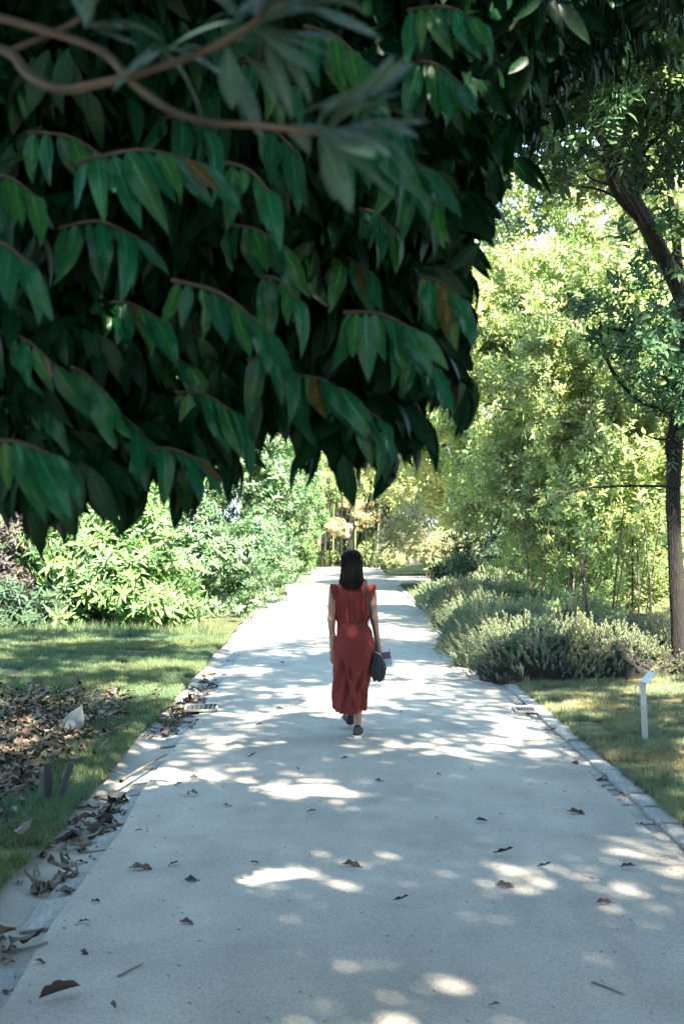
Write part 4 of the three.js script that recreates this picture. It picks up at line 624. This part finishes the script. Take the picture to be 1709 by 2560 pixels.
// the ones that stand out on the path
for (const [sx, sy, L, turn, mat, label] of [
  [104, 2499, 0.16, -0.6, 2, 'long red-brown leaf with its stalk in the bottom left corner of the path'], [1232, 2148, 0.105, 0.45, 5, 'dark curled leaf at the right end of a sun patch right of the middle'], [1237, 2227, 0.10, 0.2, 1, 'pale brown leaf lying inside a sun patch on the right half of the path'], [463, 2205, 0.115, 0.3, 5, 'dark pointed leaf on the left half of the path, nearest the big sun patch'],
  [234, 2257, 0.07, -1.2, 5, 'small dark leaf standing on edge near the left gutter'], [452, 2314, 0.11, 0, 0, 'brown leaf lying in the bright left sun patch'], [327, 2172, 0.13, 0.1, 3, 'pale twisted leaf on the left half of the path beside the gutter'], [856, 2176, 0.11, 0.5, 5, 'thin dark leaf in the middle of the path on a faint sun spot'],
  [981, 2270, 0.085, 0.6, 5, 'slim dark leaf right of the middle below the sun spots'], [1188, 2063, 0.07, 0.1, 1, 'small grey-brown leaf on the right half of the path above the sun patch'], [937, 1962, 0.09, 0.1, 4, 'brown leaf just behind the woman in the middle of the path'], [1417, 2036, 0.12, 0.35, 0, 'narrow brown leaf with a long stalk near the right gutter'],
  [1488, 2268, 0.08, 0.2, 0, 'small brown leaf near the right edge of the path'], [207, 2380, 0.06, 0.9, 5, 'small leaf between the left gutter and the sun patch'], [93, 2401, 0.07, 0.2, 6, 'small olive leaf beside the gutter at the lower left'],
]) dead(py(onGround(sx, sy)), L, turn, label, null, { mat: DRY[mat], small: 1 });
for (const [sx, sy] of [[447, 2162], [360, 2078], [474, 1993], [458, 1962], [495, 1948], [627, 2169], [1090, 2058], [480, 1985], [294, 2530], [1248, 2534], [229, 2305], [690, 1780], [1000, 1790], [620, 1900], [640, 1820], [1100, 1950], [1130, 1760], [1200, 1700], [790, 2040], [740, 1930], [1340, 2180], [1550, 2180], [870, 1905], [560, 2020], [1010, 1640], [700, 1660]])
  dead(py(onGround(sx, sy)), rr(0.04, 0.08), rr(0, 6.28), 'small dry leaf scattered on the pale path', 'dry leaves scattered on the path');
// the drift in the left gutter, and a few on the right
let gz = -4.2;
for (let k = 0; k < 150; k++) {
  const z = -4.3 - 9 * Math.pow(R(), 1.25), x = -1.45 + 0.075 * (rr(-1, 1) + rr(-1, 1)) ;
  if (N(z * 1.4, 6.6) < -0.3) continue;
  dead(V(x, -0.035 + rr(0, 0.035), z), rr(0.075, 0.15), rr(0, 6.28), 'dry curled leaf in the drift along the left gutter', 'dry leaves in the left gutter', { flip: R() < 0.4, tilt: rr(-0.25, 0.4) });
}
for (let k = 0; k < 16; k++) dead(V(1.98 + rr(-0.08, 0.06), -0.01, rr(-6, -13.4)), rr(0.05, 0.09), rr(0, 6.28), 'small dry leaf among the stones of the right gutter', 'dry leaves in the right gutter');
// the leaves strewn over the left lawn: those nearest as things, the thick drift behind as one
const onLawn = (x, z) => V(x, lawnY(x, z) + rr(0.02, 0.05), z);
for (let k = 0; k < 90; k++) { const z = rr(-6.4, -12.5), x = rr(-1.75, -3.6 - 0.1 * (-z - 6)); if (R() > litter(x, z) * 0.9 + 0.1) continue; dead(onLawn(x, z), rr(0.08, 0.15), rr(0, 6.28), 'dry leaf strewn on the left lawn', 'dry leaves on the left lawn', { flip: R() < 0.45, tilt: rr(-0.2, 0.35) }); }
for (let k = 0; k < 26; k++) { const z = rr(-10, -19.5), x = rr(-1.8, -5.5); dead(onLawn(x, z), rr(0.07, 0.12), rr(0, 6.28), 'dry leaf strewn on the left lawn', 'dry leaves on the left lawn'); }
for (let k = 0; k < 22; k++) { const z = rr(-6, -13.2), x = rr(2.3, 4.3); dead(onLawn(x, z), rr(0.05, 0.1), rr(0, 6.28), 'dry leaf lying in the yellowish right lawn', 'dry leaves on the right lawn'); }
{
  const m = [], c = [];
  for (let k = 0; k < 11000; k++) { const z = rr(-5.2, -13.5), x = rr(-1.8, -6.5); if (R() > litter(x, z) * (0.95 + 0.9 * N(x * 1.3, z * 1.3, 8)) + 0.05) continue; const L = rr(0.07, 0.145), a = rr(0, 6.28); m.push(frame(V(x, lawnY(x, z) + rr(0.01, 0.07), z), V(Math.cos(a), rr(-0.25, 0.4), Math.sin(a)), V(rr(-0.5, 0.5), R() < 0.45 ? -1 : 1, rr(-0.5, 0.5)), L)); const q = DRY[Math.floor(R() * 8)].color; c.push(q.clone().multiplyScalar(rr(0.9, 1.5) / 0.4)); }
  for (let k = 0; k < 420; k++) { const z = -4.3 - 11 * Math.pow(R(), 1.1), x = -1.45 + 0.085 * (rr(-1, 1) + rr(-1, 1)), L = rr(0.05, 0.11), a = rr(0, 6.28); if (N(z * 1.4, 6.6) < -0.2) continue; m.push(frame(V(x, -0.03 + rr(0, 0.02), z), V(Math.cos(a), rr(-0.2, 0.3), Math.sin(a)), V(rr(-0.5, 0.5), R() < 0.45 ? -1 : 1, rr(-0.5, 0.5)), L)); c.push(DRY[Math.floor(R() * 8)].color.clone().multiplyScalar(rr(0.9, 1.4) / 0.4)); }
  tag(instanced('leaf_litter', DEAD[1], std([0.4, 0.4, 0.4], { map: bladeTex, roughness: 0.75 }), m, c, scene), 'thick drift of dry brown leaves on the left lawn and in its gutter', 'leaf litter');
  const m2 = [], c2 = [];
  for (let k = 0; k < 1100; k++) { const z = -3.6 - 26 * R() * R(), x = rr(LEFT, RIGHT), e = Math.abs(x - 0.3) / 1.6; if (R() > 0.25 + e * e) continue; const a = rr(-0.5, 0.5) + (R() < 0.3 ? 1.5 : 0), L = rr(0.006, 0.024); m2.push(frame(V(x, pathY(x, z) + 0.003, z), V(Math.cos(a), 0.03, Math.sin(a)), V(rr(-0.3, 0.3), 1, rr(-0.3, 0.3)), L * rr(0.3, 0.8), L, L)); const b = rr(0.3, 1.2); c2.push(lin(b, b * 0.9, b * 0.75)); }
  tag(instanced('path_debris', DEAD[0], std([0.22, 0.19, 0.16], { roughness: 0.9 }), m2, c2, scene), 'tiny bits of leaf and twig strewn over the path', 'debris');
}
// twigs
const twigM = std([0.10, 0.085, 0.07], { roughness: 0.9 }), paleTwig = std([0.30, 0.27, 0.23], { roughness: 0.9 });
function stick(label, px, r, mat = twigM, lift = 0) { const pts = px.map(([a, b]) => { const p = onGround(a, b); p.y = pathY(p.x, p.z) + r * 0.8 + lift; return p; }), o = pts[0].clone(); const m = mesh('fallen_twig', limb(pts.map((p) => p.clone().sub(o)), r, r * 0.5, 14, 6, 0.15), mat); m.position.copy(o); tag(m, label, 'twig'); }
stick('thin dark twig on the path at the lower right', [[1478, 2470], [1515, 2483], [1556, 2500]], 0.005);
stick('thin bent twig on the path at the lower left', [[300, 2445], [332, 2429], [360, 2416]], 0.005);
stick('thin stick beside the left gutter at the lower left', [[55, 2372], [93, 2363], [124, 2354]], 0.008);
stick('long thin pale twig on the path right of the bag', [[952, 1702], [963, 1730], [976, 1757], [1000, 1785], [1016, 1800]], 0.0035, paleTwig);
stick('faint straight twig on the right half of the path', [[1450, 2195], [1480, 2201], [1510, 2208]], 0.0035, paleTwig);
stick('dark stick lying along the leaf drift of the left gutter', [[305, 1965], [360, 1930], [420, 1895]], 0.014, twigM, 0.03);
stick('dark forked stick across the left gutter drift', [[268, 1930], [300, 1945], [318, 1950]], 0.008, twigM, 0.04);
// the grey label post in the right lawn
{
  const steel = std([0.36, 0.35, 0.34], { roughness: 0.45, metalness: 0.55 }), p = onGround(1612, 1853, 0.05), t = thing('label_post', 'flat grey metal plant-label post with a slanted plate in the right lawn', 'plant label', p);
  t.rotation.set(0, 0.25, 0.045);
  const b = mesh('post', new RoundedBoxGeometry(0.054, 0.53, 0.008, 2, 0.002), steel, t); b.position.y = 0.215;
  // the strip is bent back along a slanting line; its end carries the plate
  const slab = (A, B, d, th, n) => { const f = [A, B, B.clone().add(d), A.clone().add(d)], k = f.map((q) => q.clone().addScaledVector(n, -th)), p = []; for (const q of [...f, ...k]) p.push(q.x, q.y, q.z); return flat(geo(p, [0, 1, 2, 0, 2, 3, 4, 6, 5, 4, 7, 6, 0, 4, 5, 0, 5, 1, 1, 5, 6, 1, 6, 2, 2, 6, 7, 2, 7, 3, 3, 7, 4, 3, 4, 0]).toNonIndexed()); };
  const A = V(-0.027, 0.50, 0.004), B = V(0.027, 0.468, 0.004), d = V(0.034, 0.021, -0.016), e = V(0.082, 0.05, -0.038), n = B.clone().sub(A).cross(d).normalize();
  mesh('corner', slab(V(-0.027, 0.478, 0.004), V(0.027, 0.462, 0.004), V(0, 0.014, 0), 0.008, V(0, 0, 1)), steel, t);
  mesh('neck', slab(V(-0.027, 0.478, 0.0045), B, d.clone().add(V(0, 0.008, 0)), 0.006, n), steel, t);
  mesh('plate', slab(A.clone().addScaledVector(n, 0.004), B.clone().addScaledVector(n, 0.004).add(V(0.01, 0.004, 0)), d.clone().add(e), 0.005, n), std([0.42, 0.47, 0.45], { roughness: 0.4 }), t);
}
// dark broken label stakes and the grey plate on the left lawn
{
  const dark = std([0.02, 0.021, 0.022], { roughness: 0.6 }), p = onGround(125, 1992, 0.05), t = thing('broken_label', 'dark broken plant-label stake with a tilted plate among the dead leaves', 'plant label', p);
  const a = mesh('stake', new RoundedBoxGeometry(0.05, 0.27, 0.012, 2, 0.003), dark, t); a.position.set(0, 0.10, 0); a.rotation.set(0.03, 0.5, 0.03);
  const b = mesh('plate', new RoundedBoxGeometry(0.06, 0.22, 0.01, 2, 0.003), dark, t); b.position.set(0.125, 0.135, 0.03); b.rotation.set(-0.3, 1.05, -0.55, 'ZYX');
  const c = mesh('side_stake', new RoundedBoxGeometry(0.03, 0.2, 0.014, 2, 0.003), std([0.07, 0.085, 0.08], { roughness: 0.7 }), t); c.position.set(-0.05, 0.075, -0.01); c.rotation.z = -0.06;
  const q = onGround(190, 1822, 0.05), s = new THREE.Shape(); s.moveTo(-0.085, 0); s.lineTo(-0.1, 0.10); s.lineTo(-0.03, 0.17); s.lineTo(0.055, 0.225); s.lineTo(0.075, 0.10); s.lineTo(0.05, -0.02); s.closePath();
  const g = new THREE.ExtrudeGeometry(s, { depth: 0.03, bevelEnabled: true, bevelThickness: 0.006, bevelSize: 0.006, bevelSegments: 2 });
  const m = mesh('stone_slab', g, std([0.34, 0.36, 0.34], { map: stoneTex, bumpMap: stoneTex, bumpScale: 0.006 })); m.position.copy(q); m.position.y = 0.03; m.rotation.set(-0.25, 0.2, 0.02); tag(m, 'tilted grey stone slab standing among dead leaves on the left lawn', 'stone');
  const st = mesh('fallen_twig', limb([V(0, 0, 0), V(0.2, 0.015, 0.02), V(0.42, 0.01, 0)], 0.012, 0.008, 14, 6), twigM); st.position.copy(onGround(90, 1802, 0.06)); tag(st, 'dark stick leaning against the grey stone slab on the lawn', 'twig');
}
// white marker post at the fork
{
  const p = onGround(948, 1421), t = thing('marker_post', 'small white marker post at the far right end of the path', 'post', p);
  const b = mesh('post', new RoundedBoxGeometry(0.09, 0.5, 0.07, 2, 0.012), std([0.72, 0.70, 0.64]), t); b.position.y = 0.22;
  const c = mesh('cap', new RoundedBoxGeometry(0.11, 0.03, 0.09, 1, 0.008), std([0.6, 0.58, 0.52]), t); c.position.y = 0.482;
}

scene.traverse((o) => { if (o.isMesh) { o.castShadow = true; o.receiveShadow = true; } });
renderer.render(scene, camera);
